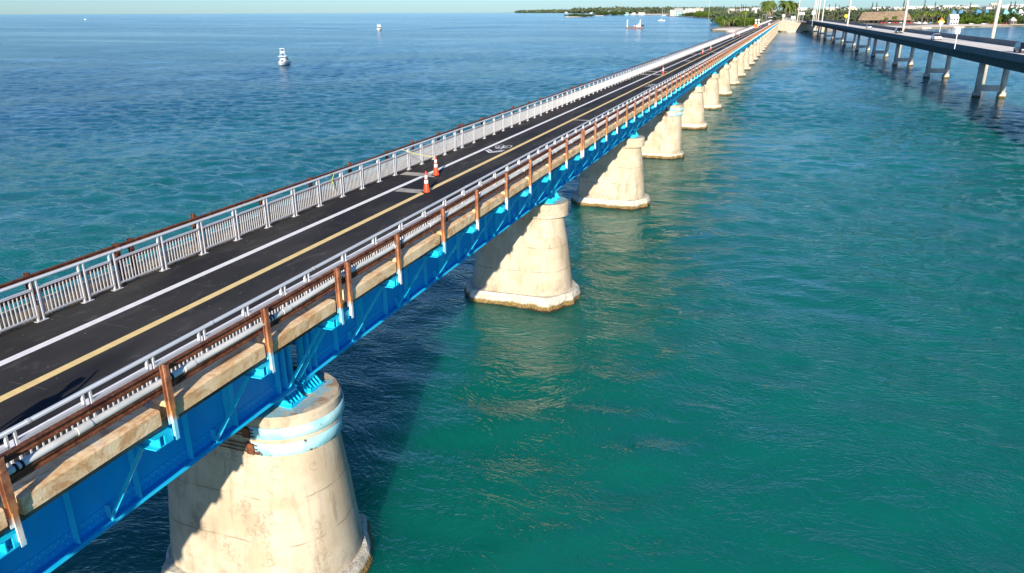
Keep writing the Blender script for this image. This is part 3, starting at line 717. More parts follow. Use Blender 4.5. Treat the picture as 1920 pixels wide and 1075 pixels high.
def rope(name, pts, r, m, lab, cat):
    q = MB()
    for a, c in zip(pts, pts[1:]): q.tube(a, c, r, n=6)
    return tag(q.build(name, m), label=lab, cat=cat)
def sag(a, c, n, d): a = Vector(a); c = Vector(c); return [a.lerp(c, i/n)-Vector((0, 0, d*4*(i/n)*(1-i/n))) for i in range(n+1)]
rope('rope', sag((-16.87, 31.7, 9.84), (-15.02, 31.55, 9.60), 8, .05), .010, 'rope', 'yellow rope tied from the railing to an orange cone', 'rope')
rope('rope', [(-16.84, 25.5, 9.85), (-16.83, 25.8, 9.83), (-16.84, 25.62, 9.6), (-16.83, 25.66, 9.4), (-16.8, 25.6, 9.2)], .011, 'rope', 'short yellow rope end hanging from the far railing', 'rope')

def person(loc, rz, H, top, bot, lab, arm=None, hair='hair'):
    p = empty('person', loc, rz, label=lab, cat='person')
    s = H/1.75
    V = [(0, 0, .95), (0, 0, 1.15), (0, 0, 1.40), (0, 0, 1.52), (0, .01, 1.60), (0, .01, 1.72),
         (-.10, 0, .90), (-.11, .02, .48), (-.11, 0, .07), (-.11, .12, .03), (.10, 0, .90), (.12, .06, .48), (.13, -.02, .07), (.13, .10, .03),
         (-.19, 0, 1.41), (-.25, 0, 1.12), (-.24, .12, .90), (-.24, .16, .82), (.19, 0, 1.41), (.25, 0, 1.12), (.24, .10, .90), (.24, .15, .82)]
    if arm: V[19], V[20], V[21] = (.26, .05, 1.60), (.16, .10, 1.84), (.13, .12, 1.92)
    E = [(0, 1), (1, 2), (2, 3), (3, 4), (4, 5), (0, 6), (6, 7), (7, 8), (8, 9), (0, 10), (10, 11), (11, 12), (12, 13), (2, 14), (14, 15), (15, 16), (16, 17), (2, 18), (18, 19), (19, 20), (20, 21)]
    rad = [.17, .17, .21, .055, .095, .085, .09, .06, .045, .04, .09, .06, .045, .04, .06, .045, .033, .035, .06, .045, .033, .035]
    me = D.meshes.new('body'); me.from_pydata([Vector(v)*s for v in V], E, []); o = D.objects.new('body', me); COL.objects.link(o); o.parent = p
    me.materials.append(M[top])
    sk = o.modifiers.new('Skin', 'SKIN'); ly = me.skin_vertices[0] if me.skin_vertices else None
    if ly is None:
        me.attributes.new('skin', 'FLOAT_VECTOR', 'POINT') if False else None
    if me.skin_vertices:
        for i, r_ in enumerate(rad): me.skin_vertices[0].data[i].radius = (r_*s, r_*s*.8)
        me.skin_vertices[0].data[0].use_root = True
    o.modifiers.new('Sub', 'SUBSURF').levels = 1
    n = NT('person_cloth'); x, y, z = n.sep(); oi = n.t.nodes.new('ShaderNodeTexCoord').outputs['Object']; _, _, lz = n.sep(oi)
    cols = {k: M[k].node_tree.nodes for k in ()}
    TC = {'pink': (.62, .36, .36), 'greysh': (.30, .28, .28), 'bluesh': (.02, .03, .07), 'tent': (.8, .8, .78), 'khaki': (.3, .26, .18), 'wwall': (.75, .75, .75)}
    c = n.mix(n.rng(lz, .93*s, .95*s), TC[bot], TC[top]); c = n.mix(n.rng(lz, 1.50*s, 1.51*s), c, (.45, .26, .17))
    me.materials[0] = n.out(c, .85)
    q = MB(); q.lathe([(.02, 0), (.10, .01), (.115, .07), (.09, .13), (.03, .155)], 12, (0, -.01*s, 1.655*s)); q.build('hair', hair, p, True)
    return p
a = aty(1373.2, 66, 262); person((-16.0, 236, ZD), R(200), 1.72, 'pink', 'tent', 'person in pale pink top walking beside the far railing')
person((-15.75, 243, ZD), R(190), 1.80, 'greysh', 'bluesh', 'person in grey top and dark trousers beside the railing')
person((-12.15, 5.9, ZD), R(20), 1.62, 'khaki', 'bluesh', 'person on the path raising one arm, casting the long shadow', arm=True)

# construction signs near the land end of the path
def roundsign(loc, lab, m, r, h, grp=None):
    s = empty('path_sign', loc, label=lab, cat='sign', group=grp)
    q = MB(); q.tube((0, 0, 0), (0, 0, h), .05, n=8); q.box(-.35, .35, -.25, .25, 0, .06); q.build('post', 'signw', s)
    q = MB(); q.tube((0, -.06, h), (0, -.1, h), r, n=20); q.build('board', m, s); return s
for u, hh, lb in ((1408.4, 3.3, 'left white round sign on a tall post behind the orange board'), (1412.9, 3.4, 'right white round sign on a tall post behind the orange board')):
    s_ = roundsign((-16.4+(u-1408.4)*.28, 384, ZD), lb, 'signw', .48, hh, 'white round signs near the land end')
    q = MB(); q.tube((0, -.06, hh-1.15), (0, -.1, hh-1.15), .42, n=20); q.build('lower_board', 'signw', s_)
roundsign((-16.1, 378, ZD), 'big round orange sign board at the left edge of the path', 'signo', .85, 1.0)
s_ = empty('barrier_box', (-11.6, 430, ZD), label='white upright barrier block by the near railing', cat='barrier'); q = MB(); q.box(-.4, .4, -.3, .3, 0, 1.3); bevel(q.build('block', 'signw', s_), .08); q = MB(); q.box(-.5, .5, -.4, .4, 1.3, 1.45); q.build('lid', 'signw', s_)
s_ = empty('gate_frame', (-16.9, 470, ZD), label='grey metal gate frame standing over the path end', cat='gate')
for x_ in (0, 2.2): q = MB(); q.tube((x_, 0, 0), (x_, 0, 5.5), .09, n=8); q.build('upright', 'groof', s_)
q = MB(); q.tube((0, 0, 5.4), (2.2, 0, 5.4), .08, n=8); q.tube((0, 0, 2.6), (2.2, 0, .8), .07, n=8); q.build('crossbar', 'groof', s_)

# ------------------------------------------------------------------ abutment wall
A = empty('abutment', (0, 676, 0), label='pale concrete abutment wall where the blue bridge meets the land', cat='wall')
q = MB(); q.loft([[(-18.2, 0, -2), (-9.3, 0, -2), (-9.3, 60, -2), (-18.2, 60, -2)], [(-18.2, 0, 8.5), (-9.3, 0, 8.5), (-9.3, 60, 8.5), (-18.2, 60, 8.5)]]); q.build('bridge_seat', 'wallcon', A)
q = MB(); q.loft([[(-9.3, 1, -2), (3.4, 3, -2), (24, 14, -2), (26, 60, -2), (-9.3, 60, -2)], [(-9.3, 1, 9.4), (3.4, 3, 7.2), (24, 14, 7.0), (26, 60, 7.0), (-9.3, 60, 9.4)]]); q.build('wing_wall', 'wallcon', A)
q = MB(); q.beam((-9.3, 1, 9.45), (3.4, 3, 7.25), .35, .2); q.build('coping', 'newcon', A)
W = empty('seawall', (0, 0, 0), label='low pale seawall under the concrete road bridge', cat='wall')
wp = [Vector((24, 691, 0)), at(1576, 57.3, 0), at(1610, 55.5, 0)]
for a_, c_ in zip(wp, wp[1:]):
    q = MB(); q.beam(a_+Vector((0, 1, 1.6)), c_+Vector((0, 1, 1.6)), 1.2, 4.2); q.build('wall_section', 'wallcon', W)

# ------------------------------------------------------------------ the new concrete bridge
def nx(y): s = y-172.4; return 37.55-.0425*s-1.0e-5*s*s*(1 if s > 0 else 0)
def sect(y, pts):
    x = nx(y); return [(x+a, y, z) for a, z in pts]
NB = empty('road_bridge', (0, 0, 0), label='long grey concrete box girder road bridge on paired round columns', cat='bridge')
YS = [20+14*i for i in range(49)]
def sweep(name, prof, m, smooth=False):
    q = MB(); q.loft([sect(y, prof) for y in YS]); return q.build(name, m, NB, smooth)
sweep('box_girder', [(-6.2, 8.78), (-6.2, 8.52), (-3.2, 8.22), (-2.3, 6.3), (2.3, 6.3), (3.2, 8.22), (6.2, 8.52), (6.2, 8.78)], 'newpar')
sweep('road_slab', [(-5.85, 8.785), (5.85, 8.785), (5.85, 8.95), (-5.85, 8.95)], 'newdeck')
for sg, zt_ in ((-1, 9.66), (1, 10.05)): sweep('parapet', [(sg*5.86, 8.79), (sg*6.22, 8.79), (sg*6.20, zt_), (sg*6.02, zt_)], 'newpar')
for xx, m_, wd in ((-5.0, 'white', .15), (5.0, 'white', .15), (-.12, 'yellow', .1), (.12, 'yellow', .1)): sweep('lane_line', [(xx-wd/2, 8.954), (xx+wd/2, 8.954), (xx+wd/2, 8.956), (xx-wd/2, 8.956)], m_)
cp0 = None
for i, y in enumerate((76, 124.3, 172.4, 220, 268, 316, 364, 414, 466, 520, 574, 628)):
    if cp0 is None:
        p = empty('pier', (0, 0, 0)); p.parent = NB
        for sx in (-2.15, 2.15):
            q = MB(); q.tube((sx, 0, .9), (sx, 0, 6.35), .55, n=18); o = q.build('column', 'newcon', p, True)
            q = MB(); q.tube((sx, 0, -2), (sx, 0, .95), .78, n=18); o = q.build('shaft_base', 'footing', p, True)
        q = MB(); q.box(-1.7, 1.7, -.28, .28, 1.15, 2.25); q.build('strut', 'newcon', p)
        q = MB(); q.box(-3.0, 3.0, -.6, .6, 6.30, 6.61) if False else q.box(-1.7, 1.7, -.5, .5, 6.32, 6.58); q.build('pier_head', 'newpar', p); cp0 = p
    else: p = cptree(cp0, NB)
    p.location = (nx(y), y, 0); p.rotation_euler.z = R(2.4)

# vehicles
def car(loc, rz, m, lab, suv=False, ln=4.6):
    c = empty('car', loc, rz, label=lab, cat='car'); h = 1.75 if suv else 1.45; w_ = .92
    hh = ln/2; q = MB()
    pr = [(-hh, .35), (-hh+.05, .75), (-hh+.9, .98), (hh-.5, 1.0), (hh-.02, .85), (hh, .35)]
    def sec(y, hw, z0, z1): return [(-hw, y, z0), (hw, y, z0), (hw, y, z0+(z1-z0)*.6), (hw-.10, y, z1), (-hw+.10, y, z1), (-hw, y, z0+(z1-z0)*.6)]
    q.loft([sec(-hh, w_-.12, .32, .62), sec(-hh+.25, w_-.03, .25, .78), sec(-hh+1.1, w_, .22, .95), sec(0, w_, .22, 1.0), sec(hh-.8, w_, .22, 1.0), sec(hh-.1, w_-.05, .28, .9), sec(hh, w_-.12, .34, .75)])
    bevel(q.build('body', m, c, True), .05)
    a0 = -hh+1.0; a1 = hh-(.15 if suv else .6)
    q = MB(); q.loft([[(-w_+.06, a0, .93), (w_-.06, a0, .93), (w_-.06, a1, .95), (-w_+.06, a1, .95)], [(-w_+.22, a0+.75, h-.06), (w_-.22, a0+.75, h-.06), (w_-.22, a1-.45, h-.06), (-w_+.22, a1-.45, h-.06)]])
    q.build('windows', 'glass', c)
    q = MB(); q.loft([[(-w_+.20, a0+.72, h-.07), (w_-.20, a0+.72, h-.07), (w_-.20, a1-.42, h-.07), (-w_+.20, a1-.42, h-.07)], [(-w_+.30, a0+.9, h), (w_-.30, a0+.9, h), (w_-.30, a1-.6, h), (-w_+.30, a1-.6, h)]]); q.build('roof', m, c)
    for sx in (-1, 1):
        for y_ in (-hh+.85, hh-.9):
            q = MB(); q.tube((sx*(w_-.2), y_, .33), (sx*(w_+.01), y_, .33), .33, n=14); q.build('wheel', 'dark', c)
        q = MB(); q.box(min(sx*.5, sx*.8), max(sx*.5, sx*.8), -hh-.01, -hh+.1, .52, .68); q.build('headlight', 'signw', c)
    return c
for (u, v, m_, lb, sv) in ((1629.5, 53.6, 'cars', 'silver-grey car with dark windows, farthest car on the concrete bridge', False), (1685.5, 62.8, 'carb', 'black car on the concrete bridge ahead of the white one', True),
                           (1757, 75.2, 'carw', 'white car on the concrete bridge near the white roadside sign', False), (1921, 100, 'carb', 'dark car cut off by the right edge on the concrete bridge', True)):
    p_ = at(u, v, 8.96); x_ = min(p_.x, nx(p_.y)+4.5); car((p_.x, p_.y+1.5, 8.96), R(2.4), m_, lb, sv)
# signs on the concrete bridge
def sign(loc, h, m, w_, hh, lab, diamond=False, m2=None, rz=0):
    s = empty('road_sign', loc, rz, label=lab, cat='road sign'); q = MB(); q.tube((0, 0, 0), (0, 0, h), .07, n=8); q.build('post', 'signw', s)
    q = MB()
    if diamond: q.add([(-w_, -.08, h), (0, -.08, h-hh), (w_, -.08, h), (0, -.08, h+hh), (-w_, -.12, h), (0, -.12, h-hh), (w_, -.12, h), (0, -.12, h+hh)], [(0, 1, 2, 3), (7, 6, 5, 4), (0, 4, 5, 1), (1, 5, 6, 2), (2, 6, 7, 3), (3, 7, 4, 0)])
    else: q.box(-w_, w_, -.12, -.08, h-hh, h+hh)
    q.build('board', m, s)
    if m2:
        q = MB(); q.add([(-w_*.55, -.16, h+hh*.5), (w_*.55, -.16, h+hh*.5), (0, -.16, h+hh*1.25), (-w_*.55, -.13, h+hh*.5), (w_*.55, -.13, h+hh*.5), (0, -.13, h+hh*1.25)], [(0, 1, 2), (5, 4, 3), (0, 3, 4, 1), (1, 4, 5, 2), (2, 5, 3, 0)]); q.build('orange_flag', m2, s)
        q = MB(); q.box(-w_*.45, w_*.45, -.16, -.125, h-hh*.75, h+.1); q.build('reflection_panel', 'signw', s)
    return s
sign(aty(1789.5, 92, 151)-Vector((0, 0, 0)), 2.9, 'signw', .36, .46, 'white rectangular sign bolted to the near parapet')
p_ = aty(1760, 59, 205); sign((nx(256)+6.15, 256, 9.9), 3.0, 'signy', .95, .95, 'yellow diamond warning sign with orange top beyond the far parapet', True, 'signo')
p_ = at(1515, 34, 9); sign((nx(500)+6.0, 500, 9.6), 3.6, 'signy', 1.2, 1.2, 'small far yellow diamond sign where the concrete bridge meets land', True)
for i, (u, yy, lb) in enumerate(((1500, 560, 'left small white sign at the landward end of the concrete bridge'), (1506, 600, 'middle small white sign at the landward end of the concrete bridge'), (1524.8, 420, 'right small white sign beside the far parapet'))):
    pp_ = aty(u, 30, yy); sign((pp_.x, yy, 8.9), pp_.z-8.9+1.5, 'signw', .75, .9, lb)
# utility poles
def pole(base, h, r, lab):
    p = empty('utility_pole', base, label=lab, cat='utility pole', group='tall concrete utility poles beside the road bridge')
    q = MB(); q.tube((0, 0, 0), (0, 0, h), r, r*.62, n=12); q.build('shaft', 'polecon', p, True)
    for z in (h-2, h-5): q = MB(); q.box(-1.6, 1.6, -.1, .1, z, z+.2); q.build('cross_arm', 'groof', p)
    return p
polz = []
for i, (u, v, Y, lb) in enumerate(((1862.5, 62, 205, 'nearest tall pole at right, between road bridge and beach'), (1694.5, 50, 310, 'second tall pole, standing before the thatched roof'), (1590.5, 36, 430, 'third tall pole from the right, left of the thatched roof'),
      (1543.5, 23, 560, 'tall pole right of the close row of far poles'), (1536, 22, 660, 'tallest pole of the close far row'), (1532, 22, 760, 'slim pole in the close far row, second from its right end'), (1529, 21, 860, 'slim pole in the middle of the close far row'), (1526.5, 21, 960, 'slim pole left in the close far row'), (1497.5, 20, 700, 'white pole just right of the palms at the bridge end'), (1330.5, 12, 1500, 'thin pale mast rising behind the mangroves'))):
    a_ = aty(u, v, Y); h = 34 if i < 9 else 40
    pole((a_.x, Y, -1 if Y < 660 else 1), h, .46 if i < 9 else .3, lb); polz.append(Vector((a_.x, Y, h-3)))
for dx, lb in ((-1.5, 'left overhead wire sagging along the tall poles'), (1.5, 'right overhead wire sagging along the tall poles')):
    q = MB(); chain = [Vector((nx(60)+14, 60, 31))]+polz[:4]
    for a_, c_ in zip(chain, chain[1:]):
        for s0_, s1_ in zip(sag(a_+Vector((dx, 0, 0)), c_+Vector((dx, 0, 0)), 12, 4), sag(a_+Vector((dx, 0, 0)), c_+Vector((dx, 0, 0)), 12, 4)[1:]): q.tube(s0_, s1_, .03, n=4, caps=False)
    tag(q.build('power_line', 'wire'), label=lb, cat='power line')

# ------------------------------------------------------------------ boats
def hull(q, ln, bm, h, zb=-.4):
    n = 9; rings = []
    for i in range(n):
        t = i/(n-1); y = -ln/2+ln*t; wv = bm/2*(1-max(0, (.45-t)/.45)**2.2); wv = max(wv, .03); hz = h*(1+.28*(1-t)**2)
        rings.append([(-wv, y, hz), (-wv*.86, y, .25), (-wv*.3, y, zb), (wv*.3, y, zb), (wv*.86, y, .25), (wv, y, hz)])
    q.loft(rings)
def boat(loc, rz, lab, ln, bm, h, tower=True):
    b_ = empty('motor_boat', loc, rz, label=lab, cat='boat'); q = MB(); hull(q, ln, bm, h); bevel(q.build('hull', 'hullw', b_, True), .04)
    q = MB(); hull(q, ln*1.003, bm*1.01, .16); q.build('bottom_stripe', 'teal', b_)
    return b_
p_ = at(532, 122.5, 0)
b1 = boat(p_, R(22), 'white fishing boat with a tall tower, at anchor on the open water', 8.2, 2.9, 1.15)
q = MB(); q.loft([[(-.75, -1.4, .9), (.75, -1.4, .9), (.75, 1.0, .9), (-.75, 1.0, .9)], [(-.6, -.7, 2.1), (.6, -.7, 2.1), (.65, .9, 2.1), (-.65, .9, 2.1)]]); q.build('console', 'hullw', b1)
for z, sx, sy, nm in ((2.75, 1.25, 1.6, 'hard_top'), (5.1, .72, .7, 'tower_top'), (3.75, .6, .6, 'upper_station')):
    q = MB(); q.box(-sx, sx, -sy+.2, sy+.2, z, z+(.55 if nm == 'upper_station' else .14)); bevel(q.build(nm, 'hullw', b1), .05)
q = MB()
for sx in (-1, 1):
    for sy in (-1, 1): q.tube((sx*.95, sy*1.1+.2, 1.0), (sx*.55, sy*.45+.2, 5.15), .045, n=6)
q.build('tower_legs', 'hullw', b1)
for sx in (-.35, .35): q = MB(); q.box(sx-.22, sx+.22, 4.0, 4.7, .5, 1.9); bevel(q.build('outboard_motor', 'black', b1), .06)
q = MB(); q.box(-.35, .35, -1.45, -1.3, 1.2, 1.7); q.build('windscreen', 'glass', b1)
tag(person(Vector(p_)+Vector((.25, 1.7, 1.0)), 0, 1.7, 'bluesh', 'bluesh', 'dark dressed person standing in the fishing boat'))
p_ = at(711, 57.5, 0); b2 = boat(p_, R(26), 'white cabin cruiser heading in with a spreading wake', 12, 4.6, 1.9)
q = MB(); q.loft([[(-1.9, -2.5, 1.8), (1.9, -2.5, 1.8), (1.9, 4, 1.6), (-1.9, 4, 1.6)], [(-1.6, -1.0, 3.7), (1.6, -1.0, 3.7), (1.7, 3.8, 3.7), (-1.7, 3.8, 3.7)]]); bevel(q.build('cabin', 'hullw', b2), .1)
q = MB(); q.loft([[(-1.72, -2.2, 2.5), (1.72, -2.2, 2.5), (1.72, -1.9, 2.5), (-1.72, -1.9, 2.5)], [(-1.6, -1.55, 3.3), (1.6, -1.55, 3.3), (1.6, -1.3, 3.3), (-1.6, -1.3, 3.3)]]); q.build('windscreen', 'glass', b2)
q = MB(); q.box(-1.5, 1.5, -.4, 3.2, 5.5, 5.68); 
for sx in (-1.4, 1.4):
    for sy in (0, 3): q.tube((sx, sy, 3.7), (sx, sy, 5.5), .06, n=6)
q.build('flybridge_top', 'hullw', b2); q = MB(); q.box(-1.5, 1.5, -.5, -.3, 3.7, 4.8); q.build('flybridge_screen', 'hullw', b2)
# wake of the cruiser: low ridges of water
def wake(p0, p1, wd, h, name='wake'):
    q = MB(); n = 40; rings = []
    for i in range(n+1):
        t = i/n; c = Vector(p0).lerp(Vector(p1), t); d = (Vector(p1)-Vector(p0)).normalized(); s = Vector((-d.y, d.x, 0)); k = math.sin(math.pi*min(1, t*1.02+.02))**.5
        rings.append([tuple(c+s*wd*o*(.4+t)+Vector((0, 0, z*h*k+.02))) for o, z in ((-1, -.1), (-.5, .5), (-.1, 1), (.2, .5), (.6, 0), (1, -.1))])
    vs = [v for r in rings for v in r]; fs = [(i*6+k, i*6+k+1, i*6+k+7, i*6+k+6) for i in range(n) for k in range(5)]
    q.add(vs, fs); return tag(q.build(name, 'water', smooth=True), kind='stuff')
wake(at(703, 58, 0), at(485, 48.5, 0), 5, .35); wake(at(720, 58, 0), at(1010, 47, 0), 5, .35)
# barge
bg_ = empty('barge', at(1190, 53.5, 0), R(10), label='low reddish work barge with two white legs on the water', cat='barge')
q = MB(); q.box(-9, 9, -4, 4, -.5, 1.3); q.build('hull', 'rustred', bg_)
for x_ in (-7.6, 5.3): q = MB(); q.tube((x_, 0, -1), (x_, 0, 8.2), .55, n=12); q.build('spud_leg', 'hullw', bg_)
q = MB(); q.beam((2, 0, 1.5), (5, 0, 5.5), .5, .5); q.box(1.6, 4.4, -1.4, 1.4, 1.3, 3.2); q.build('winch_house', 'hullw', bg_)
q = MB(); q.lathe([(.3, 0), (1.2, .5), (1.2, 1.6), (.2, 2.1)], 12, (-.4, 0, 1.3)); q.build('tank', 'pink', bg_)
q = MB(); q.box(6.6, 9.4, -1.2, 1.2, 1.9, 3.4); bevel(q.build('black_float', 'black', bg_), .4)
def sail(u, v, h, ln, lab):
    s = empty('sailboat', at(u, v, 0), R(rnd.uniform(50, 110)), label=lab, cat='sailboat'); q = MB(); hull(q, ln, ln*.28, 1.4); q.build('hull', 'hullw', s)
    q = MB(); q.tube((0, -.5, 1), (0, -.5, h), .16, n=6); q.tube((0, -.5, 2.6), (0, ln*.38, 2.6), .14, n=6); q.build('mast', 'hullw', s); q = MB(); q.box(-.9, .9, 0, 3, 1.3, 2.1); q.build('cabin', 'hullw', s); return s
sail(1240.5, 39.6, 21, 13, 'moored sailboat with bare mast between barge and white buildings'); sail(1245, 30, 24, 12, 'distant sailboat mast by the shore left of the white hotel')
b3 = boat(at(160, 37.6, 0), R(80), 'tiny distant boat near the horizon at far left', 7, 3, 1.6); q = MB(); q.box(-1, 1, -1, 1.5, 1.5, 2.6); q.build('cabin', 'hullw', b3)

# ------------------------------------------------------------------ vegetation
def leaves(q, c, rx, ry, rz_, n, sz, r_):
    for _ in range(n):
        while True:
            v = Vector((r_.uniform(-1, 1), r_.uniform(-1, 1), r_.uniform(-1, 1)))
            if .15 < v.length < 1: break
        v = v.normalized()*(v.length**.45)
        p = Vector((c[0]+v.x*rx, c[1]+v.y*ry, c[2]+v.z*rz_)); a = Vector((r_.uniform(-1, 1), r_.uniform(-1, 1), r_.uniform(-.6, .6))).normalized()*sz*r_.uniform(.5, 1.2)
        b_ = a.cross(Vector((r_.uniform(-1, 1), r_.uniform(-1, 1), r_.uniform(-1, 1))).normalized())*.8
        q.add([p-a, p-b_, p+a, p+b_], [(0, 1, 2, 3)])
def bush(q, x, y, h, w_, r_, sz=None, dens=1):
    sz = sz or max(.35, h*.11); k = 5
    for _ in range(k):
        leaves(q, (x+r_.uniform(-w_, w_)*.6, y+r_.uniform(-w_, w_)*.6, 1+h*r_.uniform(.35, .68)), w_*r_.uniform(.45, .7), w_*r_.uniform(.45, .7), h*r_.uniform(.28, .42), int(70*dens), sz, r_)
    leaves(q, (x, y, 1+h*.35), w_*.9, w_*.9, h*.4, int(90*dens), sz, r_)
# base treatment of a wooded area between image columns: trees spread by true position
def wood(name, items, m, label=None, cat=None, dens=1, sz=None):
    q = MB(); r_ = random.Random(len(items)*7+3)
    for x, y, h, w_ in items: bush(q, x, y, h, w_, r_, sz, dens)
    return tag(q.build(name, m), kind='stuff')
r2 = random.Random(11)
def row(u0, u1, vfun, n, h, wv, jit=20, zb=1):
    out = []
    for i in range(n):
        u = u0+(u1-u0)*(i+r2.random())/n; p = at(u, vfun(u) if callable(vfun) else vfun, zb); out.append((p.x, p.y+r2.uniform(0, jit), h*r2.uniform(.7, 1.2), wv*r2.uniform(.7, 1.3)))
    return out
# mangroves on the left of the bridge end (largest, nearest)
mang = row(1372, 1424, 47.5, 16, 7, 6, 20)+row(1352, 1398, 50, 14, 6.5, 5, 15)+row(1345, 1420, 45, 22, 8, 7, 30)+row(1352, 1420, 43, 26, 8.5, 7, 60)+row(1365, 1425, 38, 24, 9, 8, 120)+row(1400, 1440, 33.5, 14, 8, 8, 60)
for i, (x, y, h, w_) in enumerate([]): pass
wood('mangrove_thicket', mang, 'green', dens=.8)
wood('mangrove_thicket', row(1305, 1350, lambda u: 32.0+(u-1305)*.04, 22, 13, 14, 60)+row(1300, 1430, 29, 30, 14, 16, 200), 'green', dens=.8)
wood('mangrove_thicket', row(1336, 1354, 36, 10, 9, 9, 40)+row(1278, 1300, 30.8, 10, 12, 14, 30), 'dgreen', dens=.7)
wood('mangrove_thicket', row(1538, 1600, lambda u: 36.5+(u-1538)*.05, 24, 10, 9, 80)+row(1536, 1620, 31, 30, 11, 11, 120)+row(1540, 1640, 27, 26, 12, 13, 200), 'green', dens=.8)
wood('tree_belt', row(1700, 1800, 41, 30, 13, 9, 80)+row(1690, 1830, 36, 30, 13, 12, 120), 'dgreen', dens=.8)
wood('tree_belt', row(1800, 1880, 40.5, 20, 6.5, 8, 30)+row(2000, 2100, 40, 10, 8, 8, 30), 'green', dens=.8)
wood('tree_belt', row(1870, 2100, 39, 34, 13, 9, 60)+row(1800, 2100, 35, 40, 13, 12, 100), 'dgreen', dens=.8)
def belt(u0, u1, n, Ya, Yb, h, wv):
    return [(aty(u_, 25, Y_).x, Y_, h*r2.uniform(.75, 1.15), wv*r2.uniform(.7, 1.3)) for u_, Y_ in ((u0+(u1-u0)*(i+r2.random())/n, r2.uniform(Ya, Yb)) for i in range(n))]
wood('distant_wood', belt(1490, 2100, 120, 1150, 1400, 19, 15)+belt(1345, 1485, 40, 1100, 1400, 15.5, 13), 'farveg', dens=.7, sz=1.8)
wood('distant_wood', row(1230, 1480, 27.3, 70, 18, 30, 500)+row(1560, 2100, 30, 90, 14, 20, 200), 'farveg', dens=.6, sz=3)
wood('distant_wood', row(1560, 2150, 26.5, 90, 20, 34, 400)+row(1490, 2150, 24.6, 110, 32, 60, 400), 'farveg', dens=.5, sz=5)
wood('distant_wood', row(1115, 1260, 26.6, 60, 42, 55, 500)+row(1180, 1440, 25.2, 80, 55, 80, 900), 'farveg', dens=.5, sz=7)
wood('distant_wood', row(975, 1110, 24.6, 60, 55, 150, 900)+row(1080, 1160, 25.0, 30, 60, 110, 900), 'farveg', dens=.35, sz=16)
wood('tree_belt', belt(1800, 1870, 26, 1020, 1060, 9.5, 7), 'green', dens=.9)
wood('tree_belt', belt(1776, 1960, 40, 1035, 1080, 12.5, 8), 'dgreen', dens=.8)
# islet
isl = [at(u, v, 0) for u, v in ((1056, 31.5), (1060, 32.4), (1085, 32.2), (1108, 31.6), (1109, 31.0), (1080, 31.0))]
slab('islet', isl, .9, 'sand', lo=-2)
wood('islet_scrub', row(1060, 1107, 31.5, 34, 9, 12, 60), 'dgreen', dens=.6)
isl2 = [at(u, v, 0) for u, v in ((1112, 30.3), (1131, 30.4), (1131, 29.4), (1112, 29.5))]
slab('sand_bar', isl2, 1.2, 'sand')
wood('islet_scrub', row(1118, 1166, 28.7, 30, 18, 22, 60), 'dgreen', dens=.6)

# palms: trunk, fronds
def frond(q, c, az, ln, droop, wd):
    pts = []; n = 6
    for i in range(n+1):
        t = i/n; r_ = ln*t*(1-.12*t); pts.append(Vector((c[0]+math.cos(az)*r_, c[1]+math.sin(az)*r_, c[2]+ln*(.55*t-droop*t*t))))
    s = Vector((-math.sin(az), math.cos(az), 0))
    for i in range(n):
        w0 = wd*math.sin(math.pi*min(1, (i+.3)/n*.9)); w1 = wd*math.sin(math.pi*min(1, (i+1.3)/n*.9)) if i < n-1 else .03
        for sg in (-1, 1):
            q.add([pts[i], pts[i+1], pts[i+1]+s*sg*w1+Vector((0, 0, -.45*w1)), pts[i]+s*sg*w0*.8+Vector((0, 0, -.55*w0))], [(0, 1, 2, 3)])
def palm(loc, h, ln, seed, lab, n=20, grp='coconut palms near the bridge ends'):
    r_ = random.Random(seed); p = empty('palm_tree', loc, label=lab, cat='palm tree', group=grp)
    lx, ly = r_.uniform(-.1, .1)*h, r_.uniform(-.05, .05)*h; q = MB(); prev = None; rings = []
    for i in range(6):
        t = i/5; rr = .28*(1-.45*t); rings.append([(lx*t*t+rr*math.cos(a_), ly*t*t+rr*math.sin(a_), h*t) for a_ in [2*math.pi*k/8 for k in range(8)]])
    q.loft(rings); q.build('trunk', 'bark', p, True)
    q = MB()
    for k in range(n): frond(q, (lx, ly, h), 2*math.pi*(k+r_.random()*.6)/n, ln*r_.uniform(.8, 1.1), r_.uniform(.5, 1.45), ln*.16)
    for k in range(n//2): frond(q, (lx, ly, h), r_.uniform(0, 6.3), ln*r_.uniform(.6, .85), r_.uniform(1.4, 2.0), ln*.13)
    q.build('crown', 'palm', p)
    q = MB()
    for k in range(5): frond(q, (lx, ly, h-.2), r_.uniform(0, 6.3), ln*.7, 2.2, ln*.09)
    q.build('dead_fronds', 'dry', p); return p
def palmp(u, vb, vt, ln, seed, lab, zb=1.2, Y=None, **kw):
    b0 = at(u, vb, zb) if Y is None else Vector((aty(u, vb, Y).x, Y, zb)); top = aty(u, vt, b0.y); return palm(b0, max(3, top.z-zb), ln, seed, lab, **kw)
palmp(1441.5, 41, 4.5, 10.5, 1, 'tallest palm with yellowing fronds, left of the bridge end', Y=760)
palmp(1433, 41, 11, 9, 2, 'darker palm behind the tallest one, left of the bridge end', Y=800)
palmp(1473.5, 34, 4, 10, 3, 'tall palm right behind the bridge end, left of its pair', Y=770)
palmp(1485.5, 34, 8, 9.5, 4, 'broad palm right behind the bridge end, right of its pair', Y=775)
palmp(1479, 34, 8, 7, 14, 'palm between the two at the bridge end', Y=800)
palmp(1376.5, 50, 33.5, 6.5, 5, 'low spreading palm on the sandy spit, right one')
palmp(1356, 52, 35, 5.2, 6, 'leftmost palm on the sandy spit')
palmp(1365, 51, 38, 4.8, 7, 'dry grey palm between the other two on the spit')
palmp(1396, 46, 22, 6, 8, 'palm rising from the mangroves left of the path', Y=820)
palmp(1600.5, 42, 28, 5.0, 9, 'palm at the left end of the thatched roof')
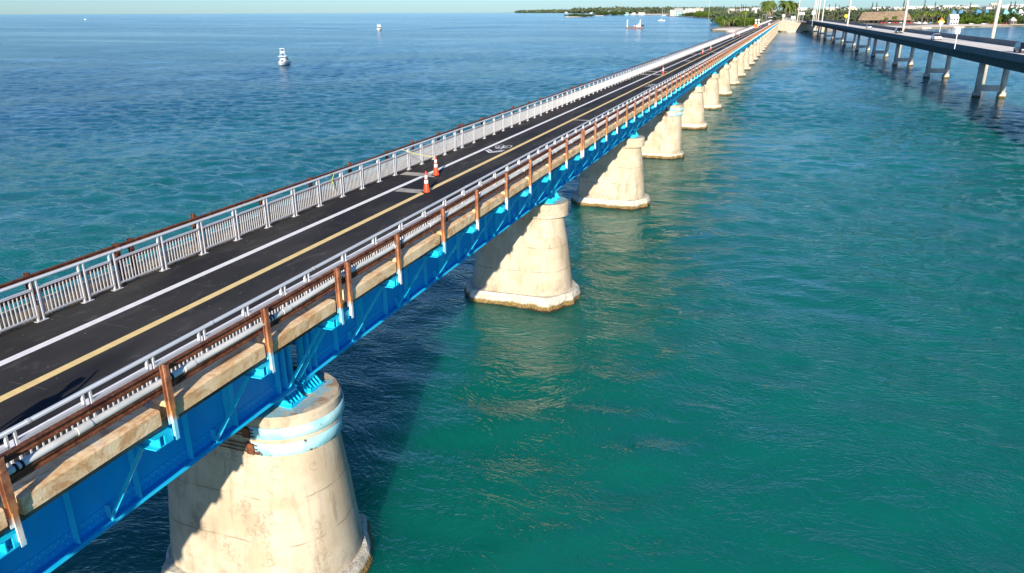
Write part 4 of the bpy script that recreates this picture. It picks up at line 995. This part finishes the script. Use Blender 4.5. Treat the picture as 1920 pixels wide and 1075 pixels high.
palmp(1630.5, 41, 30, 4.6, 10, 'palm before the left part of the thatched roof')
palmp(1660.5, 45, 34, 4, 12, 'small palm before the middle of the thatched roof'); palmp(1677, 45, 31.5, 4.6, 13, 'palm before the right part of the thatched roof')
for i, (u, vt) in enumerate(((1709, 29), (1718, 25), (1728, 22), (1737, 26), (1747, 24), (1756, 22), (1765, 27), (1775, 24), (1887, 31), (1900, 29), (1912, 31), (1821, 14))):
    palmp(u, 46 if i < 8 else 42, vt, 5.5, 20+i, ['left end palm of the beach row', 'second palm of the beach row', 'third palm of the beach row', 'fourth palm of the beach row', 'fifth palm of the beach row', 'sixth palm of the beach row', 'seventh palm of the beach row', 'right end palm of the beach row, by the white house', 'left palm of three by the pavilion at right', 'middle palm of three by the pavilion at right', 'right palm of three by the pavilion at right', 'lone slim palm above the green hedge'][i], grp='palms along the beach at right')
# tall narrow pines on the skyline
def pine(u, vb, vt, Y, lab):
    b0 = aty(u, vb, Y); h = aty(u, vt, Y).z; p = empty('pine_tree', (b0.x, Y, 1), label=lab, cat='pine tree', group='narrow pines on the skyline')
    q = MB(); q.tube((0, 0, 0), (0, 0, h), .5, .1, n=6); q.build('trunk', 'bark', p); q = MB(); r_ = random.Random(int(u))
    for k in range(7): z = h*(.25+.11*k); leaves(q, (0, 0, z), h*.065*(1.15-k/7), h*.065*(1.15-k/7), h*.07, 26, h*.025, r_)
    q.build('crown', 'pine', p)
PN = [(1378, 11), (1389.5, 8.5), (1392.6, 9), (1397.5, 9), (1356.5, 11), (1553.5, 9), (1565, 7.5), (1634, 5), (1641.5, 4.5), (1692, -1), (1697, 6), (1731, -3), (1817, 5), (1460.5, 9.5), (1572, 10), (1900, 3), (1892, 4), (1751, 4)]
PL = ['first skyline pine left of the red roof', 'second skyline pine left of the red roof', 'third skyline pine by the red roof', 'fourth skyline pine by the red roof', 'skyline pine above the near mangroves', 'dark cone-shaped pine right of the far poles', 'slim pine right of the cone-shaped one', 'left slim pine over the white warehouse', 'right slim pine over the white warehouse', 'tall broad pine beside the second tall pole', 'short pine right of the broad one', 'very tall dark pine reaching the top edge', 'pine above the blue roofed houses', 'slim pine between the palm pairs', 'short bushy pine left of the third tall pole', 'right pine in the far right corner', 'left pine in the far right corner', 'slim pine right of the very tall one']
for (u, vt), lb in zip(PN, PL): pine(u, 24, vt, 1150 if u > 1500 else 1300, lb)

# ------------------------------------------------------------------ buildings
def house(u0, u1, vb, vt, depth, wall, roof, lab, roofk='gable', rise=.3, floors=1, cat='house', zb=1.1, cols=4, name='house', Y=None):
    p0 = at(u0, vb, zb) if Y is None else aty(u0, vb, Y); p1 = at(u1, vb, zb) if Y is None else aty(u1, vb, Y); yy = p0.y; p1 = aty(u1, vb, yy)
    wd = abs(p1.x-p0.x); ht = max(2.5, aty((u0+u1)/2, vt, yy).z-zb); hw = ht*(1-rise) if roofk != 'flat' else ht
    h_ = empty(name, ((p0.x+p1.x)/2, yy, zb-.6), R(6), label=lab, cat=cat); ht += .6; hw += .6
    q = MB(); q.box(-wd/2, wd/2, 0, depth, 0, hw); q.build('wall', wall, h_)
    o_ = min(.8, wd*.04); q = MB()
    if roofk == 'gable': q.loft([[(-wd/2-o_, -o_, hw+.01), (wd/2+o_, -o_, hw+.01), (wd/2+o_, depth+o_, hw+.01), (-wd/2-o_, depth+o_, hw+.01)], [(-wd/2-o_, depth/2-.1, ht), (wd/2+o_, depth/2-.1, ht), (wd/2+o_, depth/2+.1, ht), (-wd/2-o_, depth/2+.1, ht)]])
    elif roofk == 'hip': q.loft([[(-wd/2-o_, -o_, hw+.01), (wd/2+o_, -o_, hw+.01), (wd/2+o_, depth+o_, hw+.01), (-wd/2-o_, depth+o_, hw+.01)], [(-wd*.12, depth/2-.2, ht), (wd*.12, depth/2-.2, ht), (wd*.12, depth/2+.2, ht), (-wd*.12, depth/2+.2, ht)]])
    else: q.box(-wd/2-.15, wd/2+.15, -.15, depth+.15, hw+.01, hw+.35)
    q.build('roof', roof, h_)
    wp_ = None
    fh = hw/floors
    for f_ in range(floors):
        for c_ in range(cols):
            xx = -wd/2+wd*(c_+.5)/cols; q = MB(); q.box(-wd/cols*.26, wd/cols*.26, -.06, .02, 0, fh*.42)
            o = q.build('window', 'glass', h_) if wp_ is None else cp(wp_, h_); wp_ = wp_ or o; o.location = (xx, 0, fh*f_+fh*.36)
    return h_
BL = [
 (1256, 1266, 30, 19, 14, 'wwall', 'groof', 'white three storey waterfront block at the left end of the hotel row', 'flat', 0, 3, 3),
 (1266.5, 1279, 29.5, 19.6, 16, 'awn', 'groof', 'pale aqua waterfront building with grey roof', 'gable', .22, 2, 3),
 (1264, 1280, 26.5, 15.5, 20, 'wwall', 'groof', 'long white building with grey roof behind the aqua one', 'gable', .3, 2, 5),
 (1280, 1286, 30, 19.5, 14, 'wwall', 'wroof', 'narrow white tower-like block beside the aqua building', 'flat', 0, 3, 2),
 (1284, 1304, 27.3, 16.5, 22, 'wwall', 'wroof', 'large white hotel block with rows of windows', 'flat', 0, 3, 7),
 (1304, 1312, 26.8, 15, 20, 'cwall', 'wroof', 'cream hotel block at the right end of the row', 'flat', 0, 3, 3),
 (1312, 1319, 26.8, 16.5, 20, 'wwall', 'groof', 'white hotel block partly hidden by a grey tree', 'flat', 0, 2, 3),
 (1331, 1343, 24.8, 16.5, 20, 'wwall', 'wroof', 'low white building above the mangroves', 'gable', .3, 1, 4),
 (1348, 1360, 24.6, 15.5, 20, 'cwall', 'wroof', 'cream low building above the mangroves', 'flat', 0, 1, 4),
 (1365, 1377, 24.4, 16, 20, 'wwall', 'groof', 'white low building left of the red roof', 'gable', .3, 1, 4),
 (1378, 1425, 24, 14, 26, 'wwall', 'rroof', 'long white building with dull red roof on the skyline', 'gable', .3, 1, 10),
 (1415, 1425, 27, 18, 20, 'cwall', 'cwall', 'small cream hut among the trees left of the tall palms', 'gable', .4, 1, 2),
 (1446, 1458, 30, 20, 20, 'wwall', 'wroof', 'white gabled house between the two groups of tall palms', 'gable', .5, 1, 3),
 (1134, 1150, 27.3, 20.5, 30, 'wwall', 'groof', 'white gabled house on the distant point', 'hip', .5, 1, 4),
 (1158, 1170, 26.6, 21, 30, 'wwall', 'wroof', 'small white house on the distant point', 'flat', 0, 1, 4),
 (1166, 1178, 28.4, 24, 30, 'awn', 'wroof', 'pale blue boathouse at the distant waterfront', 'flat', 0, 1, 3),
 (1184, 1192, 28, 23.5, 30, 'wwall', 'wroof', 'white peaked cottage on the distant beach', 'hip', .5, 1, 3),
 (1197, 1209, 28, 24, 30, 'wwall', 'wroof', 'long low white house on the distant beach', 'flat', 0, 1, 5),
 (1059, 1064, 25.2, 22.6, 60, 'wwall', 'wroof', 'tiny white house on the farthest shore', 'hip', .4, 1, 2),
 (1106, 1111, 26, 23, 60, 'wwall', 'wroof', 'tiny white house right of the islet', 'hip', .4, 1, 2),
 (1633, 1668, 27.5, 13.8, 24, 'wwall', 'groof', 'long white warehouse behind the thatched roof', 'flat', 0, 1, 6),
 (1558, 1588, 24.6, 16.6, 20, 'wwall', 'groof', 'low long white building on the skyline left of the thatch', 'flat', 0, 1, 10),
 (1505, 1530, 24.4, 17.4, 20, 'wwall', 'groof', 'low white building behind the far poles', 'flat', 0, 1, 8),
 (1708, 1718, 28, 14.4, 16, 'wwall', 'wroof', 'white gabled hall right of the second tall pole', 'gable', .5, 1, 2),
 (1720, 1760, 24.6, 11.5, 24, 'wwall', 'wroof', 'very long white building on the skyline at right', 'flat', 0, 1, 12),
 (1762, 1790, 24.8, 10.2, 20, 'wwall', 'wroof', 'white flat building right of the very long one', 'flat', 0, 1, 7),
 (1792, 1832, 24.5, 9.6, 20, 'wwall', 'groof', 'grey-roofed long building above the blue houses', 'flat', 0, 1, 9),
 (1854, 1874, 24.8, 6.5, 20, 'cwall', 'wroof', 'white block left of the nearest tall pole', 'flat', 0, 2, 5),
 (1884, 1925, 24.6, 8.5, 20, 'wwall', 'groof', 'white building at the far right skyline', 'flat', 0, 1, 8),
 (1783, 1795, 32, 18.6, 14, 'wwall', 'broof', 'left blue-roofed house of the first pair', 'hip', .55, 1, 3),
 (1795, 1809, 32.4, 18.4, 14, 'wwall', 'broof', 'right blue-roofed house of the first pair', 'hip', .55, 1, 3),
 (1826, 1845, 33.4, 17.8, 14, 'cwall', 'broof', 'larger blue-roofed house with cream wall', 'hip', .5, 1, 4),
 (1845, 1857, 32.4, 17.6, 14, 'wwall', 'broof', 'blue-roofed house left of the nearest tall pole', 'hip', .55, 1, 3),
 (1880, 1894, 31.6, 17.4, 14, 'wwall', 'troof', 'turquoise-roofed house right of the nearest tall pole', 'hip', .55, 1, 3),
 (1895, 1908, 32, 17, 14, 'cwall', 'troof', 'pale turquoise-roofed house, middle of three', 'hip', .5, 1, 3),
 (1908, 1922, 32, 17.6, 14, 'wwall', 'wroof', 'white-roofed house at the right edge', 'hip', .5, 1, 3),
 (1781, 1797, 43, 27, 12, 'wwall', 'wroof', 'bright white gabled beach house', 'gable', .35, 2, 3),
 (1895, 1906, 42, 33, 8, 'wood', 'wroof', 'white-roofed beach pavilion at far right', 'hip', .4, 1, 2),
 (1580, 1592, 40, 26, 12, 'groof', 'wroof', 'dark hut with pale roof at the edge of the mangroves', 'gable', .4, 1, 2),
]
for (u0, u1, vb, vt, dp, wl, rf, lb, rk, rs, fl, cl) in BL: house(u0, u1, vb, vt, dp, wl, rf, lb, rk, min(rs, .42) if u0 > 1780 else rs, fl, cols=cl, Y=1100 if (rf in ('broof', 'troof') or u0 == 1908) else 975 if u0 == 1781 else 995 if u0 == 1895 and vb == 42 else None)
rb = random.Random(5); dh = None
for i in range(26):
    u = [1495, 1560, 1590, 1600, 1680, 1700, 1740, 1770, 1800, 1815, 1835, 1850, 1875, 1890, 1905, 1385, 1362, 1400, 1410, 1430][i % 20]+rb.uniform(-9, 9); Y_ = rb.uniform(1450, 1750); vt = 18.6-(u-1230)*.0105+rb.uniform(-1.2, 1.5)
    b0 = aty(u, 30, Y_); h_ = max(5, aty(u, vt, Y_).z); w2_ = rb.uniform(3.5, 11)
    e = empty('distant_building', (b0.x, Y_, .6), R(rb.uniform(-15, 20)), label='small pale building on the hazy skyline behind the trees', cat='building', group='pale buildings along the skyline')
    q = MB(); q.box(-w2_, w2_, 0, 14, 0, h_-1.5); q.build('wall', rb.choice(['wwall', 'wwall', 'cwall']), e); q = MB(); q.loft([[(-w2_-.5, -.5, h_-1.5), (w2_+.5, -.5, h_-1.5), (w2_+.5, 14.5, h_-1.5), (-w2_-.5, 14.5, h_-1.5)], [(-w2_*.8, 6, h_+.8), (w2_*.8, 6, h_+.8), (w2_*.8, 8, h_+.8), (-w2_*.8, 8, h_+.8)]]); q.build('roof', rb.choice(['wroof', 'wroof', 'groof']), e)
    q = MB()
    for k in range(5): q.box(-w2_+w2_*2*(k+.3)/5, -w2_+w2_*2*(k+.65)/5, -.1, .05, h_-6, h_-4)
    q.build('windows', 'glass', e)
# great thatched roof by the beach
t0 = at(1612, 43.5, 1.3); Yt = t0.y; xs = [aty(u, 43.5, Yt).x for u in (1608, 1644, 1712)]; zt = aty(1660, 20.5, Yt+14).z
TH = empty('thatched_hall', ((xs[0]+xs[2])/2, Yt, 1.3), label='huge open hall with a brown thatched roof by the beach', cat='hall'); hx = (xs[2]-xs[0])/2
q = MB(); q.loft([[(-hx, 0, 3.4), (hx, 0, 3.4), (hx, 30, 3.4), (-hx, 30, 3.4)], [(-hx+5, 14, zt-3), (hx-8, 14, zt-1.3), (hx-8, 16, zt-1.3), (-hx+5, 16, zt-3)]]); q.build('roof', 'thatch', TH)
pp_ = None
for k in range(12):
    q = MB(); q.tube((0, 0, 0), (0, 0, 3.5), .18, n=6); o = q.build('post', 'wood', TH) if pp_ is None else cp(pp_, TH); pp_ = pp_ or o; o.location = (-hx+2+k*(2*hx-4)/11, 1.0, 0)
# red and white sunshades, tents, beach tables
sh = None; k = 0
SL = [(1652, 'red', 'leftmost red beach umbrella below the thatched roof'), (1659, 'red', 'red beach umbrella, second from the left'), (1667, 'tent', 'white umbrella between the red ones'), (1674, 'red', 'red umbrella in the middle of the thatched front'), (1681, 'red', 'red umbrella left of the second tall pole'), (1688, 'tent', 'white umbrella left of the second tall pole'), (1700, 'red', 'red umbrella just right of the second tall pole'), (1707, 'red', 'rightmost red beach umbrella'), (1715, 'tent', 'white umbrella on the beach deck'), (1744, 'tealc', 'teal umbrella on the beach right of the tent')]
for u, m_, lb in SL:
    p_ = at(u, 47.5, 1.4); s_ = empty('beach_umbrella', p_, label=lb, cat='umbrella', group='beach umbrellas below the thatched hall')
    q = MB(); q.tube((0, 0, 0), (0, 0, 2.4), .05, n=6); q.build('pole', 'wood', s_); q = MB(); q.lathe([(2.0, 2.2), (1.1, 2.75), (.05, 3.1)], 8); q.build('canopy', m_, s_)
for u, lb in ((1733.5, 'white peaked tent on the beach'), (1722, 'small white tent left of the peaked one')):
    p_ = at(u, 48.5, 1.4); s_ = empty('tent', p_, label=lb, cat='tent'); q = MB()
    for sx in (-2, 2):
        for sy in (-2, 2): q.tube((sx, sy, 0), (sx, sy, 2.3), .06, n=6)
    q.build('legs', 'groof', s_); q = MB(); q.loft([[(-2.6, -2.6, 2.2), (2.6, -2.6, 2.2), (2.6, 2.6, 2.2), (-2.6, 2.6, 2.2)], [(-.1, -.1, 4), (.1, -.1, 4), (.1, .1, 4), (-.1, .1, 4)]]); q.build('canopy', 'tent', s_)
dk = empty('dock', at(1722, 56, .9), label='wooden dock on thin piles below the beach tents', cat='dock'); q = MB(); q.box(-12, 26, 0, 8, .4, .7); q.build('deck', 'wood', dk)
pl = None
for i in range(14): q = MB(); q.tube((0, 0, -3), (0, 0, 1.8), .18, n=6); o = q.build('pile', 'wood', dk) if pl is None else cp(pl, dk); pl = pl or o; o.location = (-11+2.8*i, 0.2+4*(i % 2), 0)
# vehicles parked on the beach and near the bridge end
for u, v, m_, lb, sv in ((1821, 46, 'carw', 'white van parked on the beach below the hedge', True), (1844, 45.8, 'carw', 'left white car of the two beside the beach hedge', False), (1850, 45.8, 'cars', 'silver car beside the beach hedge', False), (1883, 46.4, 'carr', 'red car parked on the beach right of the nearest pole', False), (1861, 46.2, 'carr', 'small red car just left of the nearest tall pole', False), (1784, 45, 'carb', 'dark car parked below the white beach house', True)):
    p_ = at(u, v, 1.4); car(p_, R(80), m_, lb, sv)
fb = empty('beach_fence', at(1895, 43.5, 1.4), label='long pale fence at the back of the beach', cat='fence'); q = MB(); q.box(-16, 40, 0, .2, 0, 2.2); q.build('fence_boards', 'wroof', fb)
# clutter on the bridge head: parked vehicles, fence and booth
for u, v, Y, m_, lb, sv in ((1444, 33, 720, 'carw', 'white van left of the path at the bridge head', True), (1451, 31, 760, 'cars', 'silver car at the bridge head behind the white van', False), (1487, 29.5, 715, 'cars', 'silver vehicle behind the pale fence at the bridge head', True), (1421, 37.2, 640, 'cars', 'grey car among the mangroves left of the path', True)):
    p_ = aty(u, v, Y); car((p_.x, Y, max(1.2, p_.z-.4)), R(40), m_, lb, sv)
cf = empty('chain_fence', (-9, 678.6, 9.5), label='pale mesh fence on top of the abutment wall', cat='fence'); pf = None
for i in range(8):
    q = MB(); q.tube((0, 0, 0), (0, 0, 2.0), .06, n=6); o = q.build('post', 'newcon', cf) if pf is None else cp(pf, cf); pf = pf or o; o.location = (i*1.65, i*.3, -i*.29)
q = MB()
for z in (0.1, 1.0, 1.95): q.beam((0, 0, z), (11.6, 2.1, z-2.05), .06, .06)
for i in range(60): q.beam((i*.19, i*.035, .1-i*.034), (i*.19+.001, i*.035, 1.9-i*.034), .03, .03)
q.build('mesh_panel', 'signw', cf)
s_ = empty('white_shield', (-8.2, 690, 9.3), label='tall white board standing at the landward end of the path', cat='sign'); q = MB(); q.tube((0, 0, 0), (0, 0, 2), .12, n=8); q.build('post', 'signw', s_); q = MB(); q.tube((0, -.1, 3.2), (0, -.2, 3.2), 1.2, n=20); q.build('board', 'signw', s_)
s_ = empty('white_notice', (-.5, 705, 7.5), label='white rectangular notice board above the abutment wall', cat='sign'); q = MB(); q.box(-.1, .1, -.1, .1, 0, 3); q.build('post', 'signw', s_); q = MB(); q.box(-1.8, 1.8, -.2, -.1, 2.4, 4.2); q.build('board', 'signw', s_)
